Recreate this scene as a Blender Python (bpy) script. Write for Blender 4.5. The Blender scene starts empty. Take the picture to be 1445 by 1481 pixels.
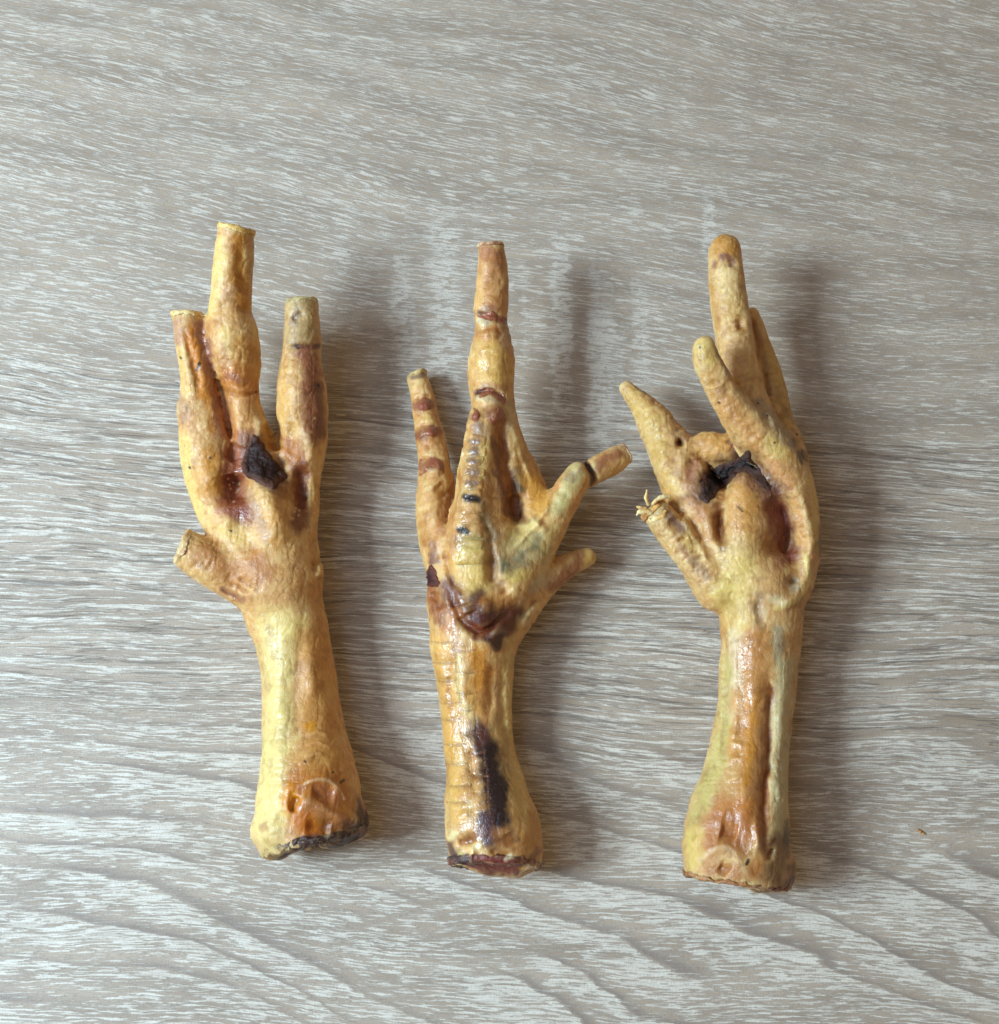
import bpy, math, time
import numpy as np
from mathutils import Vector
from mathutils.bvhtree import BVHTree
from concurrent.futures import ThreadPoolExecutor
POOL = ThreadPoolExecutor(4)

T0 = time.time()
C = bpy.context.scene
COL = C.collection
U = 0.0002                       # one modelling unit = 0.2 mm
R = math.radians

# ------------------------------------------------------------------ camera
FPX, W, H = 2100.0, 1445.0, 1481.0
TILT = R(15)
D0 = 2100.0                      # units from the lens to the table at the middle of the view
CAMP = np.array([0, -D0*math.sin(TILT), D0*math.cos(TILT)])
VDIR = np.array([0, math.sin(TILT), -math.cos(TILT)])
VUP = np.array([0, math.cos(TILT), math.sin(TILT)])
cam = bpy.data.cameras.new('camera')
camo = bpy.data.objects.new('camera', cam)
COL.objects.link(camo)
camo.location = CAMP*U
camo.rotation_euler = (TILT, 0, 0)
cam.sensor_fit = 'HORIZONTAL'
cam.sensor_width = 36
cam.lens = 36*FPX/W
cam.clip_start, cam.clip_end = 0.02, 20
cam.dof.use_dof = True
cam.dof.focus_distance = (D0-60)*U
cam.dof.aperture_fstop = 24
C.camera = camo

# ------------------------------------------------------------------ light: a window to the side, a warm room around
wd = bpy.data.worlds.new('World')
C.world = wd
wd.use_nodes = True
bg = wd.node_tree.nodes['Background']
bg.inputs['Color'].default_value = (1.0, 0.75, 0.49, 1)
bg.inputs['Strength'].default_value = 0.27
def area(name, loc, target, sx, sy, power, color):
    l = bpy.data.lights.new(name, 'AREA')
    l.shape = 'RECTANGLE'
    l.size, l.size_y = sx, sy
    l.energy = power
    l.color = color
    o = bpy.data.objects.new(name, l)
    COL.objects.link(o)
    o.location = loc
    o.rotation_euler = (Vector(target)-Vector(loc)).to_track_quat('-Z', 'Y').to_euler()
    return o
area('window_light', (-0.80, -0.10, 0.66), (0, 0, 0), 0.36, 0.33, 19.5, (0.63, 0.835, 1.0))
area('blue_sheen_light', (-0.42, -0.06, 0.84), (-0.12, -0.09, 0), 0.50, 0.50, 2.0, (0.30, 0.60, 1.0))  # added lamp, not a window: blue tint and sheen over the table's left
C.view_settings.view_transform = 'Standard'
C.view_settings.look = 'None'
C.view_settings.exposure = 0.0
C.view_settings.gamma = 1.0

# ------------------------------------------------------------------ shader helpers
class S:
    """a socket with arithmetic"""
    nt = None
    def __init__(s, k): s.k = k
    @staticmethod
    def m(op, *a, clamp=False):
        n = S.nt.nodes.new('ShaderNodeMath'); n.operation = op; n.use_clamp = clamp
        for i, x in enumerate(a):
            if isinstance(x, S): S.nt.links.new(x.k, n.inputs[i])
            else: n.inputs[i].default_value = x
        return S(n.outputs[0])
    def __add__(s, o): return S.m('ADD', s, o)
    __radd__ = __add__
    def __sub__(s, o): return S.m('SUBTRACT', s, o)
    def __rsub__(s, o): return S.m('SUBTRACT', o, s)
    def __mul__(s, o): return S.m('MULTIPLY', s, o)
    __rmul__ = __mul__
    def __truediv__(s, o): return S.m('DIVIDE', s, o)
def node(kind, **kw):
    n = S.nt.nodes.new(kind)
    for k, v in kw.items(): setattr(n, k, v)
    return n
def put(sock, v):
    if isinstance(v, S): S.nt.links.new(v.k, sock)
    else: sock.default_value = v
def vec(x, y, z=0.0):
    n = node('ShaderNodeCombineXYZ')
    for i, v in enumerate((x, y, z)): put(n.inputs[i], v)
    return S(n.outputs[0])
def noise(v, scale=1.0, detail=2.0, rough=0.5, dist=0.0, dim='3D'):
    n = node('ShaderNodeTexNoise', noise_dimensions=dim)
    put(n.inputs['Vector'], v)
    n.inputs['Scale'].default_value = scale
    n.inputs['Detail'].default_value = detail
    n.inputs['Roughness'].default_value = rough
    n.inputs['Distortion'].default_value = dist
    return S(n.outputs['Fac'])
def ss(x, a, b, lo=0.0, hi=1.0):
    n = node('ShaderNodeMapRange', interpolation_type='SMOOTHSTEP')
    put(n.inputs['Value'], x)
    put(n.inputs['From Min'], a); put(n.inputs['From Max'], b)
    put(n.inputs['To Min'], lo); put(n.inputs['To Max'], hi)
    return S(n.outputs['Result'])
def mixc(f, a, b, mode='MIX'):
    n = node('ShaderNodeMix', data_type='RGBA', blend_type=mode)
    put(n.inputs[0], f)
    for i, v in ((6, a), (7, b)):
        if isinstance(v, S): S.nt.links.new(v.k, n.inputs[i])
        else: n.inputs[i].default_value = (*v, 1)
    return S(n.outputs[2])
def vec_scale(v, x, y, z):
    n = node('ShaderNodeVectorMath', operation='MULTIPLY')
    put(n.inputs[0], v)
    n.inputs[1].default_value = (x, y, z)
    return S(n.outputs[0])
def lin(c):
    c = np.asarray(c, float)/255.0
    return np.where(c <= 0.04045, c/12.92, ((c+0.055)/1.055)**2.4)
def lt(*c): return tuple(float(x) for x in lin(c))
def material(name):
    m = bpy.data.materials.new(name)
    m.use_nodes = True
    S.nt = m.node_tree
    p = m.node_tree.nodes['Principled BSDF']
    return m, p
def bump(h, dist, strength=1.0, nrm=None):
    n = node('ShaderNodeBump')
    put(n.inputs['Height'], h)
    n.inputs['Distance'].default_value = dist
    n.inputs['Strength'].default_value = strength
    if nrm: S.nt.links.new(nrm.k, n.inputs['Normal'])
    return S(n.outputs[0])

# ------------------------------------------------------------------ the table: limed oak laminate with embossed grain
def wood_material():
    m, p = material('limed_oak_laminate')
    tc = node('ShaderNodeTexCoord')
    sep = node('ShaderNodeSeparateXYZ')
    S.nt.links.new(tc.outputs['Object'], sep.inputs[0])
    X, Y = S(sep.outputs[0])*5000.0, S(sep.outputs[1])*5000.0
    low = noise(vec(X/520.0, Y/300.0, 3.1), detail=1) - 0.5
    low2 = noise(vec(X/190.0, Y/70.0, 9.7), detail=2) - 0.5
    wob = noise(vec(X/60.0, Y/18.0, 4.4), detail=2) - 0.5
    # where the grain runs straight and tight (a belt across the middle), and the cathedral fields above and below
    band_v = Y + X*0.10 + low*120.0 + wob*14.0
    belt = ss(band_v, -420.0, -230.0) * ss(band_v, 190.0, 160.0)
    below = ss(band_v, -230.0, -420.0)
    above = ss(band_v, 150.0, 260.0)
    gent = ss(Y, -60.0, 640.0)
    slope = 0.075 + ss(Y, -80.0, -640.0)*0.30 + gent*0.14
    # streaks of lime: short flakes, long ribbons, hair
    v = Y + X*(0.05 + gent*0.16) + low*60.0 + low2*14.0 + wob*5.0
    s1 = noise(vec(X/44.0, v/3.0, 1.0), detail=3, rough=0.6)
    s2 = noise(vec(X/28.0, v/2.0, 7.0), detail=2, rough=0.6)
    s3 = noise(vec(X/260.0, v/9.0, 2.0), detail=2)
    s4 = noise(vec(X/150.0, v/4.2, 41.0), detail=3, rough=0.55)
    # growth rings: lime thickens towards a sharp edge, then stops
    ring_v = Y + X*slope + low*190.0 + low2*34.0 + wob*12.0
    rn = noise(vec(X/900.0, ring_v/150.0, 0.7), detail=1)
    saw = S.m('FRACT', ring_v/64.0 + rn*2.2)
    ringp = ss(saw, 0.0, 0.75) * ss(saw, 1.0, 0.96)
    strength = ss(noise(vec(X/420.0, Y/160.0, 17.0), detail=1), 0.36, 0.58) * (0.30 + below*0.70)
    ringp = (ringp - 0.42)*strength
    # cross-grain saw marks, most of them in the upper middle
    marks = 0.0
    for x0, w0, y0, y1 in ((-84, 20, 180, 470), (92, 15, 130, 440), (212, 12, 200, 350), (150, 16, 90, 320), (320, 9, 400, 500), (-150, 13, 220, 400)):
        jx = (X - float(x0) + wob*22.0 + low2*24.0)/float(w0*1.35)
        marks = S.m('MAXIMUM', ss(S.m('ABSOLUTE', jx), 1.15, 0.35) * ss(Y, y0-40.0, y0+50.0) * ss(Y, y1+60.0, y1-60.0), marks)
    marks = marks * ss(noise(vec(X/22.0, Y/9.0, 77.0), detail=3, rough=0.65), 0.36, 0.60)
    cr = noise(vec((X + wob*22.0)/44.0, Y/420.0 + wob*0.6, 5.0), detail=3)
    area_m = ss(S.m('ABSOLUTE', X-90.0), 430.0, 200.0) * ss(Y, 100.0, 200.0) * ss(Y, 560.0, 340.0)
    crm = ss(cr, 0.54, 0.66) * area_m
    base = (s1-0.5)*(0.66 - belt*0.36) + (s4-0.5)*(belt*0.62) + (s2-0.5)*(0.50 - belt*0.12) + (s3-0.5)*0.17
    cov = ringp*0.125 + belt*0.045 + crm*0.05 + low2*0.045 + below*0.050 + above*0.036 + marks*0.13
    q = base + cov
    s5 = noise(vec(X/62.0, v/1.7, 55.0), detail=2, rough=0.6)
    pale = ss(q, 0.040, 0.100) * ss(s5, 0.36, 0.52, 0.34, 1.0)
    emboss_shade = ss(q, -0.03, 0.03) * ss(q, 0.085, 0.045)  # dark outline beside the pale streaks: shade of the embossing put into the colour
    soft = ss(q, -0.10, 0.14)
    # dark hairline pores, thick in the belt
    g1 = noise(vec(X/120.0, v/4.6, 21.0), detail=2, rough=0.5)
    pore = ss(S.m('ABSOLUTE', g1-0.47), 0.030, 0.006) * ss(noise(vec(X/90.0, v/16.0, 8.0)), 0.46, 0.58)
    g2 = noise(vec(X/190.0, v/5.6, 33.0), detail=3, rough=0.5)
    groove = ss(g2, 0.405, 0.35) * belt
    pore = pore * (0.22 + belt*0.78)
    tick = noise(vec((X+wob*6.0)/2.2, v/5.0, 2.0), detail=1)
    grit = noise(vec(X/1.5, Y/1.5, 2.0), detail=1)
    blotch = noise(vec(X/260.0, v/44.0, 13.0), detail=3)
    c = mixc(ss(blotch, 0.34, 0.66), lt(155, 136, 116), lt(181, 161, 139))
    c = mixc(ss(ringp, -0.10, -0.42)*0.35, c, lt(122, 111, 106))
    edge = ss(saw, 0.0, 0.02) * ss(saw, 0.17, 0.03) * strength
    c = mixc(soft*0.55, c, lt(190, 177, 162))
    c = mixc(crm*0.35, c, lt(190, 184, 176))
    c = mixc(marks*0.30, c, lt(208, 203, 193))
    c = mixc(emboss_shade*0.20, c, lt(112, 103, 98))
    c = mixc(pale*(0.76 - above*0.16)*ss(s2, 0.2, 0.6, 0.55, 1.0), c, lt(228, 221, 206))
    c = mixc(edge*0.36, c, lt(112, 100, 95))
    c = mixc(S.m('MAXIMUM', pore*0.55, groove*0.58), c, lt(96, 85, 79))
    c = mixc(ss(tick, 0.40, 0.75)*0.22, c, lt(116, 105, 100))
    c = mixc(ss(grit, 0.45, 0.75)*0.14, c, lt(208, 202, 196))
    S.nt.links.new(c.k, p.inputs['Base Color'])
    h = pale*0.55 + soft*0.3 - pore*0.8 - groove*0.7 + tick*0.22 + grit*0.10
    S.nt.links.new(bump(h, 0.00016, 0.8).k, p.inputs['Normal'])
    put(p.inputs['Roughness'], ss(pale + tick*0.3, 0.0, 1.2, 0.42, 0.32))
    p.inputs['Specular IOR Level'].default_value = 0.45
    return m
def table():
    import bmesh
    bm = bmesh.new()
    bmesh.ops.create_cube(bm, size=1)
    for q in bm.verts:
        q.co = (q.co.x*1.5, q.co.y*0.9, (q.co.z-0.5)*0.028)
    bmesh.ops.bevel(bm, geom=[e for e in bm.edges], offset=0.0015, segments=2, affect='EDGES')
    me = bpy.data.meshes.new('table_top')
    bm.to_mesh(me); bm.free()
    me.materials.append(wood_material())
    o = bpy.data.objects.new('table_top', me)
    COL.objects.link(o)
    o['kind'] = 'structure'
    o['label'] = 'pale limed oak laminate table top with streaky embossed grain'
    o['category'] = 'table top'
table()

# ------------------------------------------------------------------ numpy modelling kit
F4 = np.float32
def ray(px, py):
    px = np.asarray(px, float); py = np.asarray(py, float)
    d = VDIR[None, :]*FPX + np.stack([px-W/2, 0*px, 0*px], -1) + VUP[None, :]*(H/2-py)[:, None]
    return d/np.linalg.norm(d, axis=1)[:, None]
def P(px, py, h):
    """the point seen at (px, py) at height h above the table, and how much a pixel measures there"""
    d = ray([px], [py])[0]
    t = (h-CAMP[2])/d[2]
    q = CAMP+d*t
    return q, float((q-CAMP) @ VDIR)/FPX
def project(Q):
    r = Q-CAMP.astype(F4)
    dep = r @ VDIR.astype(F4)
    return W/2 + FPX*r[:, 0]/dep, H/2 - FPX*(r @ VUP.astype(F4))/dep
def vnoise(Q, seed=0):
    """smooth value noise in -1..1"""
    Q = Q + F4(seed*17.31)
    i = np.floor(Q).astype(np.int64)
    f = (Q-i).astype(F4)
    f = f*f*(3-2*f)
    def hsh(x, y, z):
        n = (x*374761393 + y*668265263 + z*2147483647 + seed*1274126177) & 0xffffffff
        n = ((n ^ (n >> 13))*1274126177) & 0xffffffff
        n = ((n ^ (n >> 16))*2246822519) & 0xffffffff
        return ((n ^ (n >> 15)) & 0xffff).astype(F4)/F4(32767.5)-F4(1)
    x, y, z = i[:, 0], i[:, 1], i[:, 2]
    r = 0
    for dx in (0, 1):
        wx = f[:, 0] if dx else 1-f[:, 0]
        for dy in (0, 1):
            wy = f[:, 1] if dy else 1-f[:, 1]
            for dz in (0, 1):
                wz = f[:, 2] if dz else 1-f[:, 2]
                r = r + wx*wy*wz*hsh(x+dx, y+dy, z+dz)
    return r
def sstep(x, a, b):
    t = np.clip((x-a)/(b-a), 0, 1)
    return t*t*(3-2*t)
def smin(a, b, k):
    h = np.maximum(k-np.abs(a-b), 0)/k
    return np.minimum(a, b)-h*h*k*0.25
def smax(a, b, k): return -smin(-a, -b, k)
def poly_d(px, py, pts, along=False):
    """distance in the view to a polyline (and how far along it, 0..1)"""
    pts = np.asarray(pts, F4)
    if len(pts) == 1:
        d = np.hypot(px-pts[0, 0], py-pts[0, 1])
        return (d, np.full(len(d), .5, F4)) if along else d
    d = None; acc = 0.0
    L = np.linalg.norm(pts[1:]-pts[:-1], axis=1)
    for a, b, l in zip(pts[:-1], pts[1:], L):
        bx, by = b-a
        t = np.clip(((px-a[0])*bx+(py-a[1])*by)/(bx*bx+by*by+1e-6), 0, 1)
        e = np.hypot(px-a[0]-t*bx, py-a[1]-t*by)
        if d is None: d = e; u = t*l
        elif along:
            w = e < d; d = np.where(w, e, d); u = np.where(w, acc+t*l, u)
        else: d = np.minimum(d, e)
        acc += l
    return (d, u/max(acc, 1e-6)) if along else d
def soften(pts):
    pts = np.asarray(pts, float)
    if len(pts) < 3: return pts
    return spline(np.c_[pts, np.zeros((len(pts), 2))], 9.0)[:, :2]
def spline(K, step=11.0):
    K = np.asarray(K, float)
    out = []
    n = len(K)
    for i in range(n-1):
        p0, p1, p2, p3 = K[max(i-1, 0)], K[i], K[i+1], K[min(i+2, n-1)]
        m = max(1, int(np.linalg.norm(p2[:3]-p1[:3])/step))
        for j in range(m):
            t = j/m
            out.append(0.5*((2*p1)+(-p0+p2)*t+(2*p0-5*p1+4*p2-p3)*t*t+(-p0+3*p1-3*p2+p3)*t**3))
    out.append(K[-1])
    return np.array(out)
class Chain:
    """a limb: rows of (px, py, height, radius in px); fz squashes it vertically; cut_a / cut_b slice an end off flat"""
    def __init__(s, rows, k=16, fz=1.0, cut_a=None, cut_b=None, step=11.0):
        K = []
        for (x, y, h, r) in rows:
            q, sc = P(x, y, h)
            K.append((*q, r*sc))
        K = spline(K, step)
        s.K = K.astype(F4); s.k = k; s.fz = F4(fz); s.cut_a = cut_a; s.cut_b = cut_b
        s.lo = (K[:, :3]-K[:, 3:]).min(0)-45; s.hi = (K[:, :3]+K[:, 3:]).max(0)+45
        a = K[0, :3]-K[min(2, len(K)-1), :3]
        b = K[-1, :3]-K[max(-3, -len(K)), :3]
        s.da = (a/np.linalg.norm(a)); s.db = (b/np.linalg.norm(b))
    def ends(s):
        r = []
        for cut, K, d in ((s.cut_a, s.K[0], s.da), (s.cut_b, s.K[-1], s.db)):
            if cut is not None:
                d = d+np.array(cut); d = d/np.linalg.norm(d)
                r.append((K[:3].astype(F4), d.astype(F4), float(K[3])))
        return r
    def __call__(s, Q):
        d = np.full(len(Q), 60, F4); za = np.zeros(len(Q), F4); ra = np.ones(len(Q), F4)
        idx = np.nonzero(((Q > s.lo.astype(F4)) & (Q < s.hi.astype(F4))).all(1))[0]
        if len(idx) == 0: return d, za, ra
        q = Q[idx]; sc = np.array([1, 1, 1/s.fz], F4)
        b = np.full(len(q), 1e9, F4); z = np.zeros(len(q), F4); rr = np.ones(len(q), F4)
        for A, B in zip(s.K[:-1], s.K[1:]):
            ba = (B[:3]-A[:3])*sc
            pa = (q-A[:3])*sc
            t = np.clip(pa @ ba/(ba @ ba+1e-6), 0, 1)
            pa -= t[:, None]*ba
            r = A[3]+t*(B[3]-A[3])
            e = np.sqrt(np.einsum('ij,ij->i', pa, pa))-r
            w = e < b
            b[w] = e[w]; z[w] = (A[2]+t*(B[2]-A[2]))[w]; rr[w] = r[w]
        for (o, n, r) in s.ends():
            ed = (q-o) @ n
            ed = ed + 2.4*vnoise(q/F4(5.5), 5) + 3.4*vnoise(q/F4(13), 6)
            b = smax(b, ed, 3.5)
        d[idx] = b; za[idx] = z; ra[idx] = rr
        return d, za, ra
class Body:
    def __init__(s, chains, relief=(), rough=1.0, seed=1):
        s.chains, s.rough, s.seed = chains, rough, seed
        s.relief = [(soften(g[0]), g[1], g[2]*(1.4 if g[1] >= 5 else 1.15))+tuple(g[3:]) for g in relief]
        s.lo = np.min([c.lo for c in chains], 0)+30; s.hi = np.max([c.hi for c in chains], 0)-30
        s.lo[2] = -4
    def full(s, Q):
        d = None
        for i, c in enumerate(s.chains):
            e, z, r = c(Q)
            if d is None: d, za, ra, cid, best = e, z, r, np.zeros(len(Q), int), e.copy()
            else:
                w = e < best
                best = np.where(w, e, best); za = np.where(w, z, za); ra = np.where(w, r, ra); cid = np.where(w, i, cid)
                d = smin(d, e, c.k)
        up = sstep((Q[:, 2]-za)/ra, -0.15, 0.35)
        near = np.nonzero(np.abs(d) < 19)[0]
        if len(near):
            q = Q[near]
            px, py = project(q)
            wx = px + 2.5*vnoise(q/F4(13), 3); wy = py + 2.5*vnoise(q/F4(13), 4)
            dd = np.zeros(len(near), F4)
            for g in s.relief:
                pts, w, amp = g[:3]
                a = np.asarray(pts)
                i = np.nonzero((wx > a[:, 0].min()-2.2*w) & (wx < a[:, 0].max()+2.2*w) & (wy > a[:, 1].min()-2.2*w) & (wy < a[:, 1].max()+2.2*w))[0]
                if len(g) > 3: i = i[np.isin(cid[near][i], g[3])]
                if len(i) == 0: continue
                e, u = poly_d(wx[i], wy[i], pts, True)
                tp = 1 if len(a) == 1 else sstep(np.minimum(u, 1-u), -0.06, 0.26)
                dd[i] += (F4(amp)*np.exp(-(e/w)**2)*tp).astype(F4)*up[near][i]
            n = 2.0*vnoise(q/F4(34), s.seed)+0.8*vnoise(q/F4(15), s.seed+1)+0.28*vnoise(q/F4(6.5), s.seed+2)
            n = n-0.65*(1-sstep(np.abs(vnoise(q*np.array([1/9.5, 1/30, 1/9.5], F4), s.seed+31)), 0.0, 0.24))-0.45*(1-sstep(np.abs(vnoise(q*np.array([1/15, 1/8, 1/15], F4), s.seed+32)), 0.0, 0.16))
            d[near] -= dd + F4(s.rough)*n.astype(F4)
        return np.maximum(d, 0.2-Q[:, 2]), up, cid
    def __call__(s, Q): return s.full(Q)[0]

def surface(f, lo, hi, vox, coarse=6, band=0.95):
    """naive surface nets on a narrow band, then one Newton step onto the field"""
    n = np.ceil((hi-lo)/vox/coarse).astype(int)+1
    ax = [lo[i]+np.arange(n[i])*vox*coarse for i in range(3)]
    G = np.stack(np.meshgrid(*ax, indexing='ij'), -1).reshape(-1, 3).astype(F4)
    dc = f(G).reshape(n)
    N = (n-1)*coarse+1
    val = np.repeat(np.repeat(np.repeat(np.sign(dc), coarse, 0), coarse, 1), coarse, 2)[:N[0], :N[1], :N[2]].astype(F4)*9
    act = np.abs(dc) < vox*coarse*band
    c = act[:-1, :-1, :-1].copy()
    for dx in (0, 1):
        for dy in (0, 1):
            for dz in (0, 1):
                a = act[dx:n[0]-1+dx, dy:n[1]-1+dy, dz:n[2]-1+dz]; c |= a
                s_ = dc[dx:n[0]-1+dx, dy:n[1]-1+dy, dz:n[2]-1+dz]; c |= (s_ > 0) != (dc[:-1, :-1, :-1] > 0)
    B = np.argwhere(c)*coarse
    off = np.stack(np.meshgrid(*[np.arange(coarse+1)]*3, indexing='ij'), -1).reshape(-1, 3)
    I = (B[:, None, :]+off[None]).reshape(-1, 3)
    key = np.unique((I[:, 0]*N[1]+I[:, 1])*N[2]+I[:, 2])
    I = np.stack([key//(N[1]*N[2]), key//N[2] % N[1], key % N[2]], -1)
    pts = (lo+I*vox).astype(F4)
    v = np.concatenate(list(POOL.map(f, [pts[i:i+60000] for i in range(0, len(pts), 60000)])))
    val.reshape(-1)[key] = v
    ins = val < 0
    cs = np.zeros(N-1, np.int8)
    for dx in (0, 1):
        for dy in (0, 1):
            for dz in (0, 1):
                cs += ins[dx:N[0]-1+dx, dy:N[1]-1+dy, dz:N[2]-1+dz]
    cells = np.argwhere((cs > 0) & (cs < 8))
    acc = np.zeros((len(cells), 3)); cnt = np.zeros(len(cells))
    for a in range(3):
        o1, o2 = [(1, 2), (0, 2), (0, 1)][a]
        for p in (0, 1):
            for q in (0, 1):
                b = np.zeros(3, int); b[o1] = p; b[o2] = q
                e = b.copy(); e[a] = 1
                v0 = val[tuple((cells+b).T)]; v1 = val[tuple((cells+e).T)]
                w = (v0 < 0) != (v1 < 0)
                t = np.where(w, v0/np.where(w, v0-v1, 1), 0)
                pos = np.tile(b.astype(float), (len(cells), 1)); pos[:, a] = t
                acc[w] += pos[w]; cnt[w] += 1
    V = lo+(cells+acc/cnt[:, None])*vox
    idx = np.full(N-1, -1, np.int64); idx[tuple(cells.T)] = np.arange(len(cells))
    faces = []
    for a in range(3):
        o1, o2 = [(1, 2), (2, 0), (0, 1)][a]
        sl0 = [slice(None)]*3; sl1 = [slice(None)]*3
        sl0[a] = slice(0, N[a]-1); sl1[a] = slice(1, N[a])
        for k in (o1, o2): sl0[k] = sl1[k] = slice(1, N[k]-1)
        i0, i1 = ins[tuple(sl0)], ins[tuple(sl1)]
        E = np.argwhere(i0 != i1)
        flip = i0[tuple(E.T)]
        for k in (o1, o2): E[:, k] += 1
        d1 = np.zeros(3, int); d1[o1] = 1
        d2 = np.zeros(3, int); d2[o2] = 1
        q = np.stack([idx[tuple((E-d1-d2).T)], idx[tuple((E-d2).T)], idx[tuple(E.T)], idx[tuple((E-d1).T)]], 1)
        q[~flip] = q[~flip][:, ::-1]
        faces.append(q)
    Fq = np.concatenate(faces)
    Fq = Fq[(Fq >= 0).all(1)]
    V = V.astype(F4)
    e = F4(0.7)
    q4 = list(POOL.map(f, [V]+[V+np.eye(3, dtype=F4)[i]*e for i in range(3)]))
    d = q4[0]
    g = np.stack([x-d for x in q4[1:]], 1)/e
    V = V-np.clip(d, -vox*.6, vox*.6)[:, None]*g/np.maximum((g*g).sum(1), 0.3)[:, None]
    V[:, 2] = np.maximum(V[:, 2], 0.05)
    return V, Fq, g/np.maximum(np.linalg.norm(g, axis=1), 1e-5)[:, None]

def mesh_from(name, V, F, mat, parent, origin, col=None, gloss=None, grain=None):
    me = bpy.data.meshes.new(name)
    V = (np.asarray(V, float)-origin)*U
    F = np.asarray(F)
    me.vertices.add(len(V)); me.vertices.foreach_set('co', V.ravel())
    k = F.shape[1]
    me.loops.add(F.size); me.loops.foreach_set('vertex_index', F.ravel().astype(np.int32))
    me.polygons.add(len(F)); me.polygons.foreach_set('loop_start', np.arange(len(F), dtype=np.int32)*k)
    me.update(calc_edges=True)
    me.validate()
    me.polygons.foreach_set('use_smooth', np.ones(len(me.polygons), bool))
    if col is not None:
        a = me.color_attributes.new('pigment', 'FLOAT_COLOR', 'POINT')
        a.data.foreach_set('color', np.concatenate([col, np.ones((len(col), 1))], 1).astype(F4).ravel())
    if grain is not None:
        a = me.attributes.new('pebbles', 'FLOAT', 'POINT')
        a.data.foreach_set('value', grain.astype(F4))
    if gloss is not None:
        a = me.attributes.new('wetness', 'FLOAT', 'POINT')
        a.data.foreach_set('value', gloss.astype(F4))
    me.materials.append(mat)
    o = bpy.data.objects.new(name, me)
    COL.objects.link(o)
    o.parent = parent
    return o

# ------------------------------------------------------------------ materials of the feet
def skin_material(name='dried_skin', sss=0.6, pebble=1.0, rough=(0.52, 0.27)):
    m, p = material(name)
    tc = node('ShaderNodeTexCoord')
    o = S(tc.outputs['Object'])
    at = node('ShaderNodeAttribute', attribute_name='pigment')
    gl = node('ShaderNodeAttribute', attribute_name='wetness')
    gr = S(node('ShaderNodeAttribute', attribute_name='pebbles').outputs['Fac'])
    c = S(at.outputs['Color']); wet = S(gl.outputs['Fac'])
    n1 = noise(o, 260, 4, 0.6)
    n2 = noise(o, 900, 3, 0.6)
    n3 = noise(o, 2600, 2, 0.6)
    c = mixc(ss(n1, 0.42, 0.72, 0, 0.30), c, mixc(1.0, c, (0.84, 0.68, 0.50), 'MULTIPLY'))
    c = mixc(ss(n2, 0.52, 0.75, 0, 0.30), c, mixc(1.0, c, (0.82, 0.66, 0.52), 'MULTIPLY'))
    c = mixc(ss(n3, 0.55, 0.80, 0, 0.30), c, mixc(1.0, c, (1.5, 1.5, 1.6), 'MULTIPLY'))
    vo = node('ShaderNodeTexVoronoi', feature='SMOOTH_F1')
    c = mixc(ss(S(vo.outputs['Distance']), 0.45, 0.10, 0, 0.36*pebble)*gr, c, mixc(1.0, c, (1.45, 1.45, 1.5), 'MULTIPLY'))
    S.nt.links.new(c.k, p.inputs['Base Color'])
    p.inputs['Subsurface Weight'].default_value = sss
    p.inputs['Subsurface Radius'].default_value = (1.0, 0.5, 0.18)
    p.inputs['Subsurface Scale'].default_value = 0.0022
    put(p.inputs['Roughness'], ss(wet + (n2-0.5)*0.5, 0.0, 1.0, rough[0], rough[1]))
    p.inputs['Specular IOR Level'].default_value = 0.5
    put(p.inputs['Coat Weight'], ss(wet, 0.28, 0.95, 0.04, 0.55))
    p.inputs['Coat Roughness'].default_value = 0.2
    S.nt.links.new(o.k, vo.inputs['Vector'])
    vo.inputs['Scale'].default_value = 680
    vo.inputs['Smoothness'].default_value = 0.4
    peb = S(vo.outputs['Distance'])
    cr1 = noise(vec_scale(o, 420, 260, 420), 1, 2, 0.55)
    cr2 = noise(vec_scale(o, 900, 1300, 900), 1, 2, 0.55)
    crease = ss(S.m('ABSOLUTE', cr1-0.5), 0.05, 0.0) + 0.6*ss(S.m('ABSOLUTE', cr2-0.5), 0.05, 0.0)
    h = crease*(-0.22) + peb*gr*(-1.1*pebble) + n2*0.45 + n3*0.35
    b = bump(h, 0.00026, 0.7)
    S.nt.links.new(b.k, p.inputs['Normal'])
    S.nt.links.new(b.k, p.inputs['Coat Normal'])
    return m
SKIN = skin_material()
SMOOTH = skin_material('dried_scales', 0.25, 0.25, (0.50, 0.27))
def crust_material():
    m, p = material('dark_crust')
    tc = node('ShaderNodeTexCoord')
    o = S(tc.outputs['Object'])
    at = node('ShaderNodeAttribute', attribute_name='pigment')
    n1, n2 = noise(o, 700, 4, 0.65), noise(o, 2200, 3, 0.6)
    c = mixc(ss(n1, 0.52, 0.80, 0, 0.45), S(at.outputs['Color']), lt(84, 52, 42))
    c = mixc(ss(n2, 0.66, 0.80, 0, 0.22), c, lt(165, 130, 95))
    S.nt.links.new(c.k, p.inputs['Base Color'])
    p.inputs['Specular IOR Level'].default_value = 0.28
    put(p.inputs['Roughness'], ss(n1, 0.3, 0.7, 0.36, 0.66))
    S.nt.links.new(bump(n1 + n2*0.5, 0.0005, 0.9).k, p.inputs['Normal'])
    return m
CRUST = crust_material()
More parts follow.
